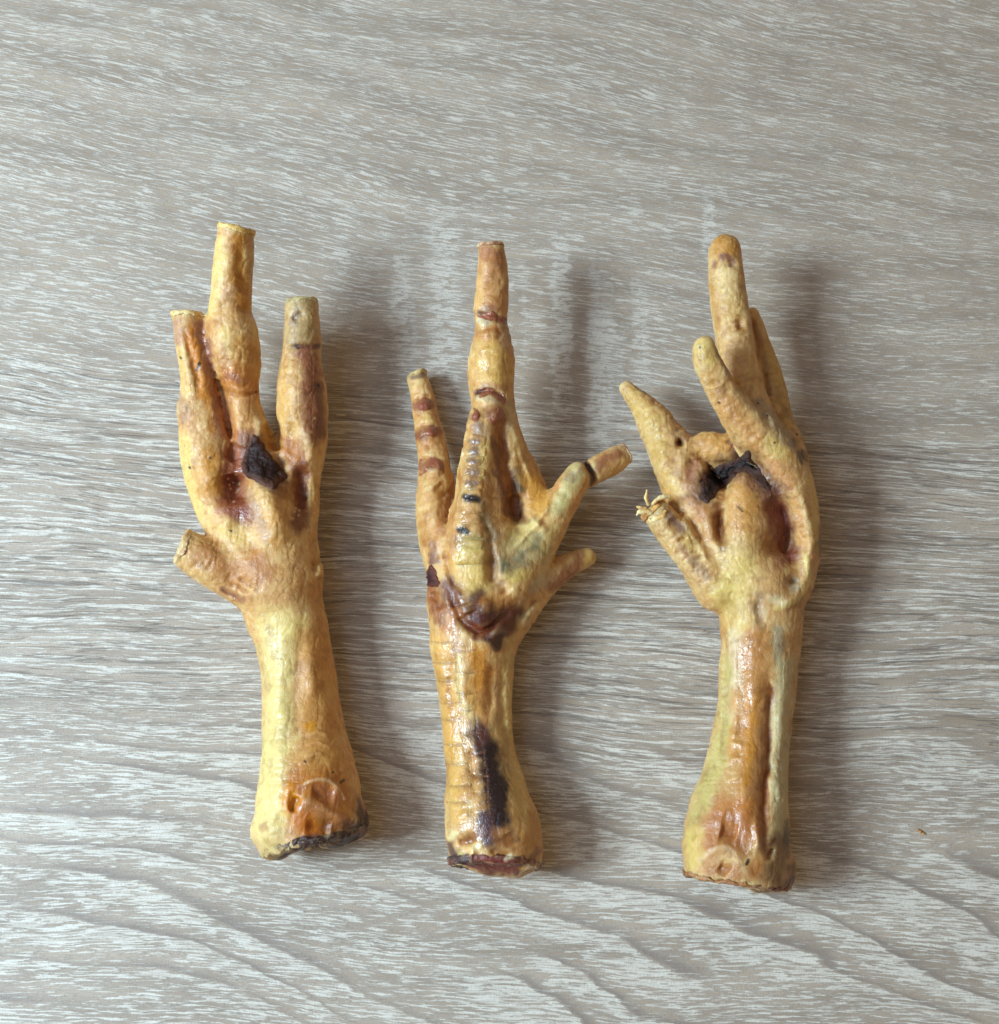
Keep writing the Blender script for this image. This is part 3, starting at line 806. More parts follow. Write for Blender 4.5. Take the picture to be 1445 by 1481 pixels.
# ================================================================== foot seen from its scaly back
PLATES_A = [(928, 624, 655), (958, 626, 660), (984, 628, 659), (1016, 631, 666), (1040, 635, 665), (1076, 638, 673), (1104, 642, 676), (1136, 645, 681), (1160, 646, 680), (1194, 648, 681)]
PLATES_B = [(940, 656, 688), (972, 661, 691), (1002, 660, 690), (1026, 667, 688), (1060, 667, 693), (1088, 675, 700), (1122, 678, 705), (1148, 683, 706), (1178, 682, 709)]
def foot_scaly():
    shank = Chain([(716, 1252, 58, 64), (713, 1205, 60, 70), (706, 1165, 58, 62), (698, 1115, 49, 53), (691, 1060, 46, 50), (687, 1000, 49, 54),
                   (684, 940, 58, 61), (684, 880, 60, 66)], 18, 0.86, cut_a=(-0.10, 0, 0.14))
    toe_m = Chain([(709, 354, 122, 18), (712, 385, 118, 22), (712, 420, 113, 24.5), (710, 448, 109, 25), (711, 470, 106, 23), (712, 495, 104, 28),
                   (711, 525, 101, 34), (711, 548, 98, 33), (712, 572, 95, 32), (714, 600, 92, 34), (716, 640, 86, 36), (716, 690, 78, 40),
                   (712, 750, 70, 46), (700, 820, 64, 56)], 12, cut_a=(0, 0, 0.1))
    ridge = Chain([(706, 588, 112, 23), (700, 620, 112, 25), (694, 660, 108, 26), (688, 705, 102, 29), (684, 750, 96, 34), (684, 795, 88, 42), (688, 830, 78, 44)], 8, 0.95)
    toe_l = Chain([(603, 541, 26, 14), (609, 568, 30, 16.5), (617, 605, 36, 19), (625, 645, 44, 22.5), (629, 685, 50, 25), (634, 730, 54, 33), (648, 780, 58, 42), (668, 835, 60, 50)], 14, cut_a=(-0.2, 0, 0.15))
    toe_r = Chain([(836, 690, 88, 20), (822, 712, 88, 22), (806, 738, 84, 24), (788, 768, 78, 29), (764, 800, 72, 36), (728, 845, 66, 50)], 14)
    toe_r2 = Chain([(906, 655, 64, 15), (890, 664, 68, 19), (868, 677, 74, 19), (846, 690, 80, 18)], 5, cut_a=(0.1, 0, 0.1))
    hind = Chain([(848, 806, 40, 14), (825, 815, 42, 18.5), (800, 830, 46, 21), (776, 852, 50, 25), (748, 880, 54, 32), (715, 905, 56, 42)], 14, 0.95)
    web = Chain([(742, 640, 76, 14), (756, 680, 70, 22), (768, 715, 66, 26), (772, 760, 66, 30)], 16)
    relief = [([(674, 610), (662, 670), (646, 730), (634, 775)], 4, 2.5), ([(742, 610), (752, 650), (770, 700)], 4, 2.5), ([(800, 705), (785, 745), (760, 775), (738, 800)], 5, 3), ([(700, 740), (712, 800), (716, 850)], 6, -3), ([(640, 790), (652, 830), (670, 858)], 5, -3), ([(726, 605), (730, 660), (748, 745)], 10, -8), ([(664, 690), (650, 725), (640, 765)], 10, -7), ([(738, 715), (746, 760)], 15, -8),
              ([(652, 852), (668, 895), (700, 912), (738, 880)], 6, -6), ([(668, 872), (676, 890)], 14, 5), ([(700, 880)], 13, 5), ([(718, 915)], 11, 4),
              ([(728, 940), (726, 1030), (748, 1130), (765, 1190)], 7, -2.5), ([(740, 960), (738, 1060), (756, 1150)], 9, 1.5), ([(712, 960), (708, 1040)], 7, -3),
              ([(680, 1080), (688, 1150)], 5, -3), ([(668, 960), (676, 1040)], 9, 3), ([(650, 930), (655, 1030)], 7, -2.5),
              ([(690, 455), (712, 460), (735, 466)], 4, -4), ([(690, 468), (706, 470)], 5, 2.5), ([(690, 486), (720, 482)], 6, 3), ([(688, 568), (712, 566), (732, 580)], 4, -5),
              ([(690, 578), (722, 584)], 5, 3), ([(716, 600)], 10, 5), ([(688, 600)], 7, 3), ([(686, 507), (736, 505)], 6, 2), ([(680, 535), (740, 540)], 6, -1.5),
              ([(600, 578), (624, 573)], 3.5, -3), ([(602, 588), (624, 584)], 6, 3.5), ([(604, 618), (632, 615)], 3.5, -3), ([(605, 629), (632, 626)], 6, 4),
              ([(606, 664), (640, 662)], 3.5, -3), ([(608, 677), (640, 677)], 7, 4), ([(700, 410), (728, 412)], 5, -1.5), ([(693, 380), (730, 385)], 6, 1.5),
              ([(632, 700), (648, 720)], 8, -4), ([(846, 668), (858, 686), (858, 704)], 4, -5), ([(836, 676)], 9, 3), ([(806, 700), (790, 740)], 7, -2),
              ([(720, 840), (735, 860)], 10, -4), ([(706, 800), (714, 850)], 9, -6), ([(765, 745), (790, 770)], 5, 4), ([(778, 860), (745, 905)], 5, -3),
              ([(660, 1218), (690, 1212)], 8, -5), ([(684, 1222), (680, 1250)], 4, 5), ([(735, 1205), (745, 1225)], 12, -3), ([(625, 855), (640, 880)], 6, -4), ([(705, 1230), (740, 1240)], 6, -4)]
    relief += transverse((712, 375), (712, 560), 13, 16, 2.4, -1.2, 6) + transverse((605, 560), (628, 690), 10, 11, 2.4, -1.2, 7) + transverse((835, 820), (765, 870), 9, 14, 2.2, -1.3, 8) + transverse((820, 705), (775, 780), 8, 12, 2.4, -1.0, 9)
    st = [([(690, 1262), (735, 1268), (778, 1248)], 7, (196, 158, 110), .8), ([(660, 1240), (700, 1254), (745, 1258)], 7, (112, 44, 38), .85), ([(698, 358), (714, 372)], 13, (178, 114, 80), .8), ([(712, 378), (714, 440)], 15, (206, 142, 86), .7), ([(694, 400), (690, 440)], 6, (232, 180, 104), .6),
          ([(694, 452), (712, 457), (732, 465)], 4.5, (104, 50, 42), .85), ([(704, 447), (712, 450)], 8, (150, 84, 60), .7), ([(694, 464), (706, 467)], 5, (236, 218, 176), .9),
          ([(692, 486), (720, 480)], 9, (198, 122, 52), .7), ([(728, 470), (733, 505)], 6, (190, 160, 128), .6), ([(712, 520), (712, 545)], 26, (238, 192, 100), .75),
          ([(728, 525), (735, 560)], 8, (214, 166, 92), .6), ([(705, 556), (728, 562)], 8, (186, 126, 84), .6), ([(690, 568), (708, 564), (726, 577)], 5, (96, 48, 44), .88), ([(692, 576), (706, 576), (720, 583)], 4.5, (234, 208, 160), .85),
          ([(712, 598), (724, 600)], 12, (150, 78, 46), .85), ([(686, 602)], 6, (108, 56, 48), .85), ([(738, 585), (738, 610)], 9, (220, 194, 146), .7), ([(690, 618), (700, 622)], 9, (156, 116, 84), .7),
          ([(690, 615), (687, 650), (683, 700)], 8, (150, 112, 86), .6), ([(700, 640), (698, 690)], 7, (236, 198, 118), .6),
          ([(722, 620), (730, 680), (745, 740)], 10, (172, 106, 62), .8), ([(748, 680), (752, 706)], 8, (62, 52, 46), .85), ([(742, 650), (756, 690)], 10, (222, 170, 96), .5),
          ([(772, 700), (782, 725)], 18, (222, 156, 52), .8), ([(742, 748), (760, 752)], 8, (128, 76, 44), .7),
          ([(672, 718), (688, 720)], 5.5, (34, 28, 30), .9), ([(665, 766), (672, 766)], 5, (28, 22, 24), .92), ([(660, 782), (692, 784)], 13, (150, 146, 112), .55), ([(698, 730), (704, 745)], 9, (116, 102, 76), .55),
          ([(706, 790), (714, 845)], 13, (166, 120, 86), .7), ([(745, 775), (765, 770)], 20, (230, 204, 128), .75), ([(742, 835), (755, 830)], 12, (234, 206, 112), .7),
          ([(731, 816)], 12, (72, 82, 68), .88, 1.3), ([(748, 806), (756, 800)], 7, (66, 74, 66), .75, 1.3), ([(774, 791)], 11, (78, 84, 68), .78, 1.3), ([(745, 820), (762, 812)], 6, (100, 100, 80), .5, 1.3), ([(735, 800), (780, 800)], 22, (150, 146, 104), .4), ([(780, 775), (790, 790)], 8, (150, 140, 110), .5),
          ([(682, 800), (686, 845)], 24, (238, 202, 112), .75), ([(650, 820), (640, 850)], 12, (234, 176, 88), .5),
          ([(648, 850), (662, 878), (688, 896), (716, 900), (742, 884)], 18, (112, 50, 36), .88), ([(690, 905), (715, 925)], 12, (96, 44, 30), .8), ([(690, 866), (704, 886), (696, 906)], 16, (86, 32, 32), .92), ([(700, 910), (724, 914), (744, 892)], 15, (104, 48, 28), .88), ([(622, 845), (628, 880), (640, 905)], 9, (150, 80, 44), .7),
          ([(704, 922), (716, 934), (726, 918)], 6, (66, 32, 26), .85), ([(678, 908), (700, 918)], 8, (140, 66, 28), .7), ([(660, 890), (648, 910)], 10, (206, 128, 60), .6),
          ([(622, 790), (626, 812)], 6, (120, 62, 40), .85), ([(620, 852), (630, 875), (650, 886)], 9, (168, 96, 48), .75), ([(700, 870), (740, 870)], 10, (206, 134, 56), .5),
          ([(640, 930), (645, 1000), (655, 1080)], 18, (238, 180, 92), .7), ([(662, 950), (668, 1010), (686, 1045)], 8, (242, 208, 142), .7), ([(690, 945), (698, 985)], 14, (224, 146, 40), .85), ([(684, 1000), (690, 1030)], 9, (228, 166, 76), .6),  # the pale cream stroke puts a highlight into the shank's colour
          ([(736, 930), (733, 1010), (734, 1060), (748, 1120), (764, 1190)], 9, (234, 198, 124), .8), ([(718, 990), (720, 1050)], 9, (212, 164, 104), .7), ([(655, 1080), (662, 1180)], 12, (234, 180, 92), .7),
          ([(724, 1050), (740, 1120), (752, 1180)], 8, (222, 184, 110), .7), ([(745, 1190), (760, 1220)], 16, (206, 152, 84), .6),
          ([(694, 1058), (704, 1090), (712, 1140), (716, 1186)], 18, (56, 26, 28), .97, .95), ([(708, 1085), (720, 1130), (726, 1180)], 15, (36, 18, 22), .97, .9), ([(700, 1190), (712, 1215)], 14, (84, 46, 42), .85), ([(694, 1050), (698, 1075)], 9, (110, 60, 50), .7),
          ([(700, 1180), (705, 1215)], 11, (92, 58, 62), .8), ([(722, 1205), (735, 1225)], 12, (168, 108, 56), .7), ([(738, 1200), (745, 1215)], 6, (130, 88, 56), .6),
          ([(649, 1222), (664, 1240), (684, 1246)], 8, (82, 50, 48), .9), ([(690, 1246), (735, 1252)], 9, (120, 48, 42), .85), ([(654, 1206)], 8, (240, 224, 164), .8), ([(690, 1224)], 7, (242, 228, 168), .85), ([(735, 1246)], 6, (240, 228, 184), .85),
          ([(676, 1213), (692, 1206)], 8, (146, 88, 44), .85), ([(666, 1234)], 4, (230, 200, 110), .7), ([(770, 1240), (785, 1225)], 6, (130, 72, 50), .7),
          ([(596, 546), (612, 543)], 4, (120, 86, 66), .8), ([(602, 588), (622, 584)], 7, (150, 80, 56), .85), ([(605, 628), (630, 625)], 7.5, (150, 82, 58), .85), ([(608, 676), (636, 676)], 9, (152, 84, 56), .82),
          ([(636, 690), (642, 680)], 6, (230, 200, 160), .5), ([(615, 604), (628, 606)], 7, (238, 200, 122), .6), ([(650, 675), (656, 690)], 8, (222, 158, 58), .7),
          ([(832, 684), (806, 735)], 13, (208, 194, 128), .8), ([(826, 690)], 7, (146, 112, 84), .6), ([(838, 682)], 5, (200, 176, 130), .6), ([(846, 668), (856, 684), (857, 702)], 4.5, (54, 36, 42), .9),
          ([(866, 674), (894, 658)], 9, (166, 100, 66), .8), ([(905, 650), (908, 664)], 6, (150, 104, 72), .6), ([(800, 760), (790, 790)], 10, (212, 180, 108), .7),
          ([(838, 808), (822, 828), (796, 848)], 9, (164, 98, 64), .82), ([(854, 805)], 10, (228, 186, 92), .85), ([(790, 832), (775, 852)], 10, (212, 190, 148), .7), ([(770, 880), (755, 898)], 8, (220, 194, 138), .6)]
    for y, x0, x1, w_ in ((638, 680, 692, 4), (652, 681, 690, 5), (666, 677, 692, 4), (682, 678, 690, 4.5), (698, 674, 690, 4), (722, 676, 692, 5), (768, 664, 676, 4.5)):
        st.append(([(x0, y), (x1, y+1)], w_, (36, 30, 32) if y in (722, 768) else (122, 96, 82), .85 if y in (722, 768) else .65, .8))
    st += [([(662, 690), (648, 730), (640, 768)], 7, (176, 108, 52), .7), ([(716, 640), (722, 690), (738, 742)], 8, (124, 70, 42), .85), ([(735, 715), (752, 745)], 10, (134, 80, 44), .75), ([(705, 690), (712, 740), (722, 780)], 8, (178, 126, 74), .6), ([(704, 755), (712, 775)], 8, (120, 110, 84), .6), ([(655, 775), (650, 800)], 9, (206, 140, 62), .6), ([(636, 690), (630, 740)], 9, (208, 140, 64), .5), ([(612, 760), (622, 790)], 8, (196, 132, 62), .6), ([(660, 920), (648, 990), (660, 1060)], 4, (190, 122, 56), .5), ([(705, 960), (700, 1040)], 6, (190, 120, 50), .6), ([(770, 1180), (780, 1220)], 9, (200, 140, 72), .7)]
    for Q_ in (PLATES_A, PLATES_B):
        for (ya, xa, xb), (yb, xc, xd) in zip(Q_[:-1], Q_[1:]):
            st.append(([(xa, ya), ((xa+xb)/2, ya+2), (xb, ya)], 1.4, (150, 92, 52), .5, .6))
            st.append(([(xb, ya), (xd, yb)], 1.2, (160, 100, 58), .3, .6))
    wet = [([(690, 900), (690, 1060), (700, 1200)], 40, .85), ([(685, 640), (680, 800)], 26, .8), ([(700, 400), (700, 520)], 18, .6), ([(680, 880)], 34, .95), ([(830, 690)], 14, .6), ([(755, 790)], 26, .5)]
    knob = Chain([(712, 1230, 50, 36), (742, 1232, 50, 37)], 14)
    Paint.pebble = 0.3
    chains = [shank, toe_m, ridge, toe_l, toe_r, toe_r2, hind, web, knob]
    f = Foot('dried chicken foot lying back side up with a dark purple streak down its shank', (690, 1000),
             Body(chains, relief, 0.85, 7), Paint(((240, 198, 128), (212, 146, 78)), st, wet, 9))
    # broad plates down the front of the toe, one after another
    rg = np.random.default_rng(4)
    ys = [628, 645, 658, 675, 688, 706, 720, 743, 757, 778, 792, 816]
    for i in range(len(ys)-1):
        y0, y1 = ys[i]+0.2, ys[i+1]+0.6
        x = np.interp((y0+y1)/2, [632, 700, 760, 810], [687, 684, 680, 681])+rg.uniform(-1.5, 1.5); w = np.interp((y0+y1)/2, [632, 700, 760, 810], [14, 16, 20, 23])+rg.uniform(-1.5, 1.5)
        k = rg.uniform(-2.5, 2.5, 6); w += rg.uniform(-2.5, 2.5)
        f.patch('scale', [(x-w, y0+3+k[0]), (x-w*.4, y0+k[1]), (x+w*.5, y0+k[2]), (x+w, y0+3), (x+w*.9, y1-1+k[3]), (x+w*.4, y1+k[4]), (x-w*.5, y1+k[5]), (x-w*.9, y1-1)], 2.9, SMOOTH, None, 7.5, 1.4, 0.3, .95, smooth=True, ragged=1.2, crown=lambda X, Y, y0=y0: 1.5*np.clip((Y-y0)/14, 0, 1))
    for Q_ in (PLATES_A, PLATES_B):
        for (ya, xa, xb), (yb, xc, xd) in zip(Q_[:-1], Q_[1:]):
            f.patch('scale', [(xa+.8, ya+1), ((xa+xb)/2, ya+2.5), (xb-.8, ya), (xd-.8, yb-2), ((xc+xd)/2, yb+1), (xc+.8, yb-1)], 1.95, SMOOTH, None, 7, 1.6, 0.3, .8, ragged=.6)
    for q in ([(599, 578), (612, 574), (624, 579), (622, 592), (610, 595), (600, 592)], [(603, 619), (618, 614), (632, 620), (628, 634), (614, 630), (604, 636)], [(606, 668), (622, 661), (640, 666), (642, 684), (624, 676), (608, 688)],
              [(690, 446), (712, 450), (732, 462), (728, 470), (708, 463), (691, 458)], [(688, 566), (706, 561), (730, 572), (730, 584), (708, 572), (690, 576)], [(707, 588), (722, 586), (732, 598), (724, 612), (710, 612)], [(679, 593), (690, 592), (696, 602), (688, 610), (680, 606)]):
        f.patch('joint_scale', q, 2.9, SMOOTH, (140, 74, 52), 7, 1.2, 0.9, .65, smooth=True, ragged=2.4, rimcol=(170, 106, 72))
    f.patch('scab', [(616, 822), (624, 818), (632, 830), (636, 846), (628, 850), (617, 848), (614, 836)], 3.5, CRUST, (62, 28, 26), 6, 1.3, 1.6, smooth=True, ragged=2.2, rimcol=(130, 66, 44))
    f.severed('severed_end', shank, 0, 8, 0.4, Paint(((142, 78, 56), (92, 42, 38)), [([(646, 1222), (655, 1240), (672, 1250)], 9, (70, 44, 44), .9), ([(690, 1266), (735, 1272), (775, 1252)], 6, (206, 172, 124), .85), ([(700, 1240), (735, 1248)], 7, (126, 40, 34), .85), ([(735, 1242)], 6, (238, 222, 178), .8), ([(770, 1235), (785, 1225)], 8, (176, 118, 68), .8)], (), 6), None, 1.0, 1.6)
    for c, col, tint in ((toe_m, (236, 212, 158), (176, 118, 92)), (toe_l, (232, 208, 140), (190, 150, 96)), (toe_r2, (214, 182, 134), (170, 124, 88))):
        f.severed('severed_tip', c, 0, 4, 0.35, col, tint, 0.75, 1.2)

# ================================================================== foot with the black crescent
def foot_crescent():
    shank = Chain([(1066, 1276, 62, 74), (1064, 1225, 64, 78), (1068, 1180, 62, 72), (1076, 1130, 58, 62), (1084, 1080, 51, 57), (1092, 1030, 50, 56),
                   (1096, 980, 51, 57), (1099, 930, 53, 58), (1102, 885, 60, 60), (1100, 845, 62, 62)], 18, 0.86, cut_a=(-0.16, 0, -0.04))
    toe_m = Chain([(1048, 362, 112, 23.5), (1051, 400, 110, 26), (1056, 440, 106, 26.5), (1063, 485, 102, 28), (1070, 530, 98, 29), (1078, 575, 92, 31), (1090, 620, 84, 38), (1100, 680, 72, 50), (1100, 760, 64, 58)], 12)
    toe_n = Chain([(1088, 455, 52, 10), (1098, 490, 52, 13), (1110, 530, 52, 17), (1120, 570, 54, 21), (1124, 610, 58, 24), (1130, 660, 62, 36), (1134, 730, 62, 46)], 9)
    toe_f = Chain([(1018, 502, 172, 17), (1026, 530, 164, 20.5), (1042, 560, 152, 23), (1062, 590, 140, 27), (1088, 622, 126, 33), (1118, 660, 110, 36),
                   (1142, 705, 94, 35), (1156, 755, 82, 31), (1160, 800, 74, 26), (1146, 850, 68, 30)], 9)
    toe_l = Chain([(907, 562, 62, 12), (924, 580, 64, 18), (944, 604, 66, 25), (962, 634, 66, 32), (980, 672, 66, 36), (1005, 715, 64, 42), (1040, 775, 62, 50), (1078, 840, 62, 50)], 14)
    lobe = Chain([(1020, 645, 82, 20), (1042, 652, 84, 24), (1066, 672, 80, 24)], 12)
    pad = Chain([(1074, 705, 104, 20), (1074, 735, 102, 27), (1076, 770, 96, 32), (1074, 810, 84, 34)], 14)
    hind = Chain([(943, 735, 92, 20), (962, 757, 90, 23), (985, 785, 84, 25), (1008, 815, 76, 27), (1038, 850, 68, 34)], 12, cut_a=(-0.1, 0, 0.1))
    relief = [([(1018, 710), (1034, 688), (1060, 674), (1084, 664), (1104, 696)], 15, -8), ([(1122, 715), (1132, 765), (1142, 805)], 17, -14), ([(1038, 735), (1044, 790)], 8, -10), ([(1000, 740), (1015, 790)], 10, -3), ([(983, 640)], 5.5, -9),
              ([(1005, 660), (995, 700)], 10, -5), ([(1030, 690), (1060, 680)], 12, -6), ([(972, 600), (985, 625)], 8, -3), ([(958, 640), (964, 690)], 9, 3),
              ([(1062, 930), (1064, 1000), (1060, 1090)], 7, 2), ([(1048, 930), (1052, 1010), (1048, 1110)], 6, -3.5), ([(1090, 920), (1088, 1040), (1078, 1160), (1090, 1230)], 14, 4),
              ([(1114, 980), (1110, 1080), (1104, 1170), (1106, 1235)], 6, -6), ([(1132, 960), (1128, 1100), (1128, 1190)], 10, 4),
              ([(1040, 1200), (1068, 1205)], 16, -7), ([(1005, 1250), (1026, 1231), (1054, 1227), (1068, 1246), (1088, 1274)], 8, 1.8), ([(1040, 1250), (1055, 1262)], 10, -5), ([(1095, 1180), (1096, 1235)], 6, 5),
              ([(1048, 1130), (1075, 1118)], 4, 2.5), ([(1050, 1100), (1078, 1096)], 3.5, 2), ([(1052, 1075), (1076, 1076)], 3.5, 2), ([(1118, 1225), (1110, 1245)], 4, -5),
              ([(1068, 458), (1072, 480)], 6, -4), ([(1056, 374), (1060, 386)], 6, -3), ([(1034, 382)], 5, -2.5), ([(1040, 420), (1075, 415)], 8, 2), ([(1045, 455), (1082, 450)], 6, -1.5),
              ([(1086, 455), (1102, 520), (1112, 570)], 4, -3), ([(1055, 535), (1090, 580), (1120, 625)], 6, -4, [3]), ([(1035, 515), (1060, 550)], 6, 2, [3]), ([(1020, 560), (1045, 545)], 5, -2, [3]),
              ([(1150, 700), (1172, 770), (1168, 830)], 8, 4), ([(1145, 840)], 8, -5), ([(1167, 800), (1166, 835), (1150, 864), (1122, 880)], 7, 3), ([(1095, 865), (1102, 905)], 6, -4), ([(1050, 925), (1085, 912), (1110, 905)], 9, 2),
              ([(968, 750), (985, 770)], 8, -4), ([(985, 745), (1030, 820)], 5, 3), ([(990, 800), (1010, 795)], 3, -2), ([(1000, 818), (1020, 812)], 3, -2), ([(978, 782), (996, 778)], 3, -2)]
    relief += transverse((1030, 540), (1110, 650), 16, 18, 2.4, -2.0, 11, [3]) + transverse((1050, 390), (1072, 560), 13, 16, 2.4, -1.2, 12, [1]) + transverse((925, 580), (975, 680), 12, 18, 2.6, -1.5, 13, [4]) + transverse((960, 760), (1030, 840), 12, 14, 2.2, -1.8, 14, [7]) + transverse((1112, 520), (1128, 620), 8, 10, 2.2, -1.2, 15, [2])
    relief += transverse((1050, 940), (1010, 1200), 22, 14, 2.6, -1.0, 16) + transverse((1062, 1000), (1062, 1140), 8, 14, 3, 1.6, 17)
    st = [([(1085, 1288), (1125, 1290), (1148, 1272)], 6, (110, 62, 50), .85), ([(1090, 1265), (1120, 1270)], 12, (172, 118, 70), .7), ([(1048, 348), (1050, 358)], 20, (208, 146, 58), .85), ([(1046, 372), (1057, 374), (1060, 386)], 6, (150, 104, 88), .8), ([(1034, 380), (1033, 386)], 4, (160, 112, 90), .7),
          ([(1048, 400), (1052, 412)], 16, (240, 206, 142), .8), ([(1060, 435), (1064, 445)], 14, (234, 198, 128), .6), ([(1068, 458), (1072, 478)], 6, (170, 114, 48), .8), ([(1070, 494)], 4, (176, 122, 72), .7),
          ([(1030, 415), (1038, 475)], 5, (204, 148, 76), .6), ([(1060, 510), (1072, 555)], 15, (220, 168, 92), .5), ([(1052, 600), (1066, 615)], 12, (204, 136, 76), .7, None, [1]),
          ([(1092, 470), (1108, 525), (1112, 570)], 5, (150, 96, 56), .7, None, [2]), ([(1112, 500), (1132, 570), (1138, 620)], 12, (208, 164, 86), .8, None, [2]), ([(1125, 560), (1135, 600)], 6, (170, 128, 72), .5, None, [2]),
          ([(1016, 498), (1024, 520)], 15, (232, 198, 112), .8, None, [3]), ([(1012, 515), (1024, 512)], 6, (190, 146, 76), .6, None, [3]), ([(1044, 510), (1068, 545), (1096, 574)], 8, (164, 130, 102), .85, None, [3]),
          ([(1028, 545), (1036, 570)], 7, (214, 160, 74), .7), ([(1044, 560)], 8, (176, 120, 60), .7), ([(1050, 580), (1078, 608), (1098, 640)], 15, (216, 154, 84), .75, None, [3]), ([(1096, 580), (1128, 620), (1148, 645)], 9, (190, 164, 128), .8),
          ([(1118, 640), (1130, 655)], 15, (236, 200, 116), .7), ([(1120, 675), (1140, 700)], 12, (218, 152, 88), .7), ([(1158, 655), (1162, 668)], 6, (84, 66, 58), .8), ([(1150, 640)], 7, (140, 110, 84), .7),
          ([(915, 575), (940, 610), (955, 655)], 14, (216, 176, 88), .7), ([(986, 596), (1002, 620)], 11, (206, 146, 96), .7), ([(955, 590), (975, 605)], 7, (196, 146, 72), .6), ([(983, 640)], 6.5, (84, 50, 28), .9), ([(978, 625), (985, 632)], 7, (150, 100, 70), .5),
          ([(922, 558), (935, 566)], 4, (130, 100, 66), .7), ([(1026, 640), (1045, 648)], 22, (218, 158, 76), .75), ([(1004, 675), (998, 700)], 12, (184, 122, 92), .75), ([(1058, 640), (1066, 655)], 9, (124, 66, 32), .8),
          ([(965, 690), (975, 710)], 13, (236, 196, 110), .6), ([(1000, 720), (1015, 740)], 12, (206, 140, 78), .7), ([(1074, 705), (1076, 760)], 18, (222, 160, 78), .75), ([(1066, 690), (1090, 700)], 10, (190, 130, 90), .6),
          ([(1035, 735), (1043, 792)], 10, (136, 74, 30), .9), ([(1020, 740), (1030, 780)], 9, (190, 122, 56), .6), ([(1116, 715), (1130, 762), (1140, 802)], 18, (140, 72, 58), .92), ([(1110, 790), (1125, 815)], 11, (176, 116, 70), .7),
          ([(1150, 722), (1162, 782)], 8, (228, 164, 90), .7), ([(1176, 700), (1180, 790)], 8, (232, 190, 110), .7), ([(1070, 800), (1060, 850)], 28, (238, 206, 116), .75), ([(1060, 785), (1085, 795)], 14, (206, 160, 104), .5),
          ([(955, 714), (988, 726)], 7, (220, 164, 90), .8), ([(966, 744), (984, 766)], 9, (142, 106, 90), .85), ([(990, 775), (1008, 810)], 8, (232, 192, 108), .6), ([(1000, 808), (1022, 832)], 7, (176, 138, 104), .7), ([(984, 790), (996, 806)], 5, (196, 150, 110), .7),
          ([(1050, 855), (1070, 900)], 24, (238, 206, 118), .7), ([(1098, 860), (1096, 905)], 8, (172, 138, 98), .75), ([(1146, 842), (1150, 850)], 9, (186, 164, 130), .85), ([(1165, 805), (1170, 838), (1152, 868), (1122, 880)], 4, (242, 212, 130), .8),
          ([(1120, 862), (1130, 870)], 8, (240, 220, 168), .7), ([(1125, 910), (1124, 950)], 9, (176, 166, 136), .7), ([(1048, 960), (1046, 1060), (1025, 1140), (1002, 1210)], 14, (216, 196, 120), .8), ([(1020, 1120), (1000, 1190)], 12, (196, 172, 98), .5),
          ([(1062, 915), (1066, 990), (1062, 1040)], 9, (240, 214, 166), .8), ([(1092, 925), (1090, 1000), (1084, 1080), (1078, 1150), (1072, 1205)], 21, (208, 142, 74), .85), ([(1066, 1000), (1062, 1090)], 8, (214, 152, 74), .7),
          ([(1086, 1010), (1084, 1080), (1078, 1130)], 8, (222, 150, 36), .6), ([(1112, 1000), (1107, 1090), (1103, 1160), (1106, 1230)], 7, (156, 88, 42), .8), ([(1134, 960), (1130, 1050), (1127, 1150), (1130, 1205)], 14, (212, 196, 146), .85),
          ([(1020, 1215), (1045, 1190), (1080, 1200)], 26, (192, 120, 58), .88), ([(1056, 1215), (1076, 1230)], 12, (168, 98, 50), .7), ([(1050, 1160), (1080, 1165)], 14, (204, 128, 50), .7), ([(1000, 1210), (998, 1245)], 15, (232, 200, 112), .8),
          ([(1012, 1246), (1030, 1229), (1053, 1226), (1068, 1245), (1084, 1270)], 3.5, (232, 196, 142), .6), ([(1030, 1256), (1062, 1266)], 14, (190, 126, 68), .85), ([(1096, 1245), (1095, 1265)], 10, (206, 136, 66), .7),
          ([(985, 1262), (1010, 1272)], 5, (130, 84, 60), .8), ([(1130, 1222), (1122, 1268)], 18, (140, 106, 68), .88), ([(1138, 1195), (1142, 1215)], 8, (110, 100, 78), .8), ([(1114, 1222), (1120, 1214)], 3, (110, 44, 28), .8), ([(1080, 1250), (1083, 1244)], 2.6, (26, 20, 18), .95, .5),
          ([(1145, 1255), (1148, 1275)], 6, (112, 66, 54), .7), ([(1187, 768), (1185, 782), (1186, 802)], 6, (70, 66, 56), .7, 1.4)]
    st.append(([(1016, 712), (1030, 692), (1058, 676), (1080, 668), (1096, 688), (1112, 706)], 19, (108, 64, 44), .8))
    for q in [(1068, 733, 1074, 740), (1039, 582, 1041, 583), (1096, 583, 1097, 584), (1152, 628, 1153, 629), (1012, 502, 1013, 503), (1109, 599, 1111, 602), (1120, 640, 1121, 640)]:
        st.append(([(q[0], q[1]), (q[2], q[3])], 1.5, (34, 24, 20), .9, .5))
    wet = [([(1090, 940), (1075, 1210)], 24, .85), ([(1060, 1200), (1095, 1220)], 26, .95), ([(1075, 770)], 20, .6), ([(1050, 375)], 10, .7), ([(960, 620)], 18, .5), ([(1130, 770)], 18, .55)]
    knob = Chain([(1096, 1262, 60, 28), (1120, 1258, 54, 31)], 14)
    Paint.pebble = 1.0
    chains = [shank, toe_m, toe_n, toe_f, toe_l, lobe, pad, hind, knob]
    f = Foot('dried chicken foot lying palm up with a black crescent scab and frayed hind toe', (1090, 1000),
             Body(chains, relief, 1.0, 13), Paint(((238, 200, 134), (206, 146, 80)), st, wet, 15))
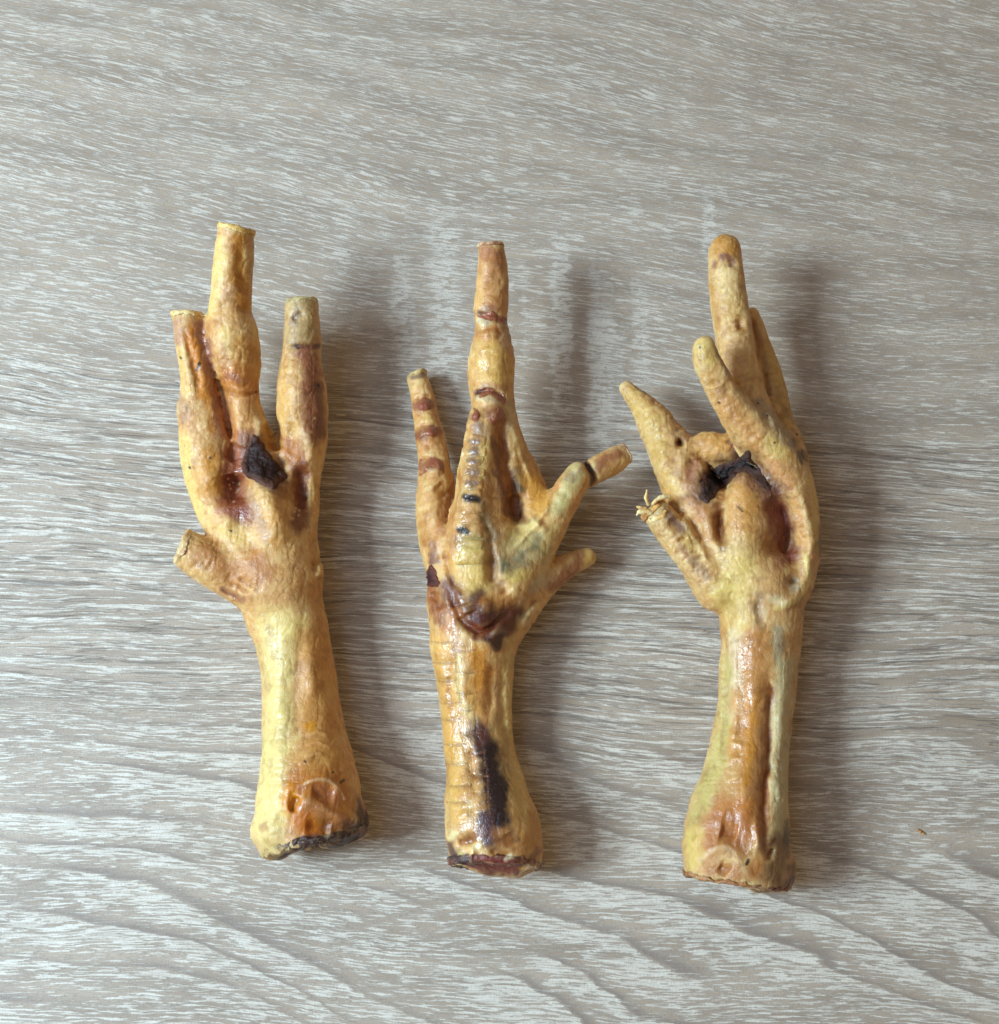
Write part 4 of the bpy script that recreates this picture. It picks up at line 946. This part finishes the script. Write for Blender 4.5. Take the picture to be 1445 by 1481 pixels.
    f.patch('scab', [(1011, 700), (1020, 684), (1036, 675), (1056, 668), (1072, 660), (1082, 652), (1092, 668), (1104, 686), (1117, 704), (1110, 710), (1098, 700), (1086, 688), (1070, 684), (1056, 696), (1042, 710), (1030, 722), (1019, 728), (1010, 716)],
            4.5, CRUST, (28, 20, 20), 9, 1.3, 2.4, smooth=True, ragged=2.0, rimcol=(88, 54, 38))
    f.severed('severed_end', shank, 0, 4.5, 0.3, Paint(((200, 140, 78), (156, 98, 56)), [([(982, 1268), (1000, 1274)], 7, (112, 68, 52), .85), ([(1020, 1280), (1075, 1288)], 4, (120, 66, 48), .8), ([(1095, 1290), (1140, 1282)], 7, (112, 60, 52), .85)], (), 7), None, 1.0, 1.6, 0.6)
    f.severed('severed_tip', hind, 0, 5, 0.35, (226, 172, 92), (170, 112, 70), 0.9, 1.2)
    f.strands('torn_fringe', [[(942, 742, 108, 3.5), (932, 736, 112, 3.2), (922, 733, 113, 2.0)], [(938, 730, 112, 2.6), (934, 720, 116, 2.4), (936, 710, 120, 1.6)],
                              [(948, 750, 106, 4.5), (958, 748, 108, 4.2), (962, 740, 110, 3.0)], [(930, 742, 108, 2.4), (924, 740, 109, 2.4), (921, 745, 108, 1.4)],
                              [(945, 728, 114, 3), (955, 720, 116, 3.5), (968, 718, 114, 3)], [(940, 752, 104, 3), (946, 757, 102, 3.4), (954, 757, 102, 2.5)]], CUT, (240, 216, 158), (222, 176, 92), .8)
foot_wedge(); foot_scaly(); foot_crescent()

# ------------------------------------------------------------------ a crumb on the table
def crumb():
    ch = Chain([(1328, 1200, 1.6, 1.4), (1332, 1203, 2.2, 2.2), (1337, 1206, 1.6, 1.3)], 3, step=4)
    def f(Q): return np.maximum(ch(Q)[0]+0.8*vnoise(Q/F4(3), 3), 0.15-Q[:, 2])
    V, Fq, _ = surface(f, ch.lo+38, ch.hi-38, 0.7, 3, 2.2)
    q, _s = P(1333, 1204, 0)
    o = mesh_from('crumb', V, Fq, CUT, None, np.array([q[0], q[1], 0]), np.tile(lin((176, 128, 66)), (len(V), 1)), np.full(len(V), .4))
    o.location = np.array([q[0], q[1], 0])*U
    o['label'] = 'tiny amber crumb lying alone on the table'
    o['category'] = 'crumb'
crumb()
print('built in %.1f s' % (time.time()-T0), sum(len(o.data.polygons) for o in C.objects if o.type == 'MESH'))
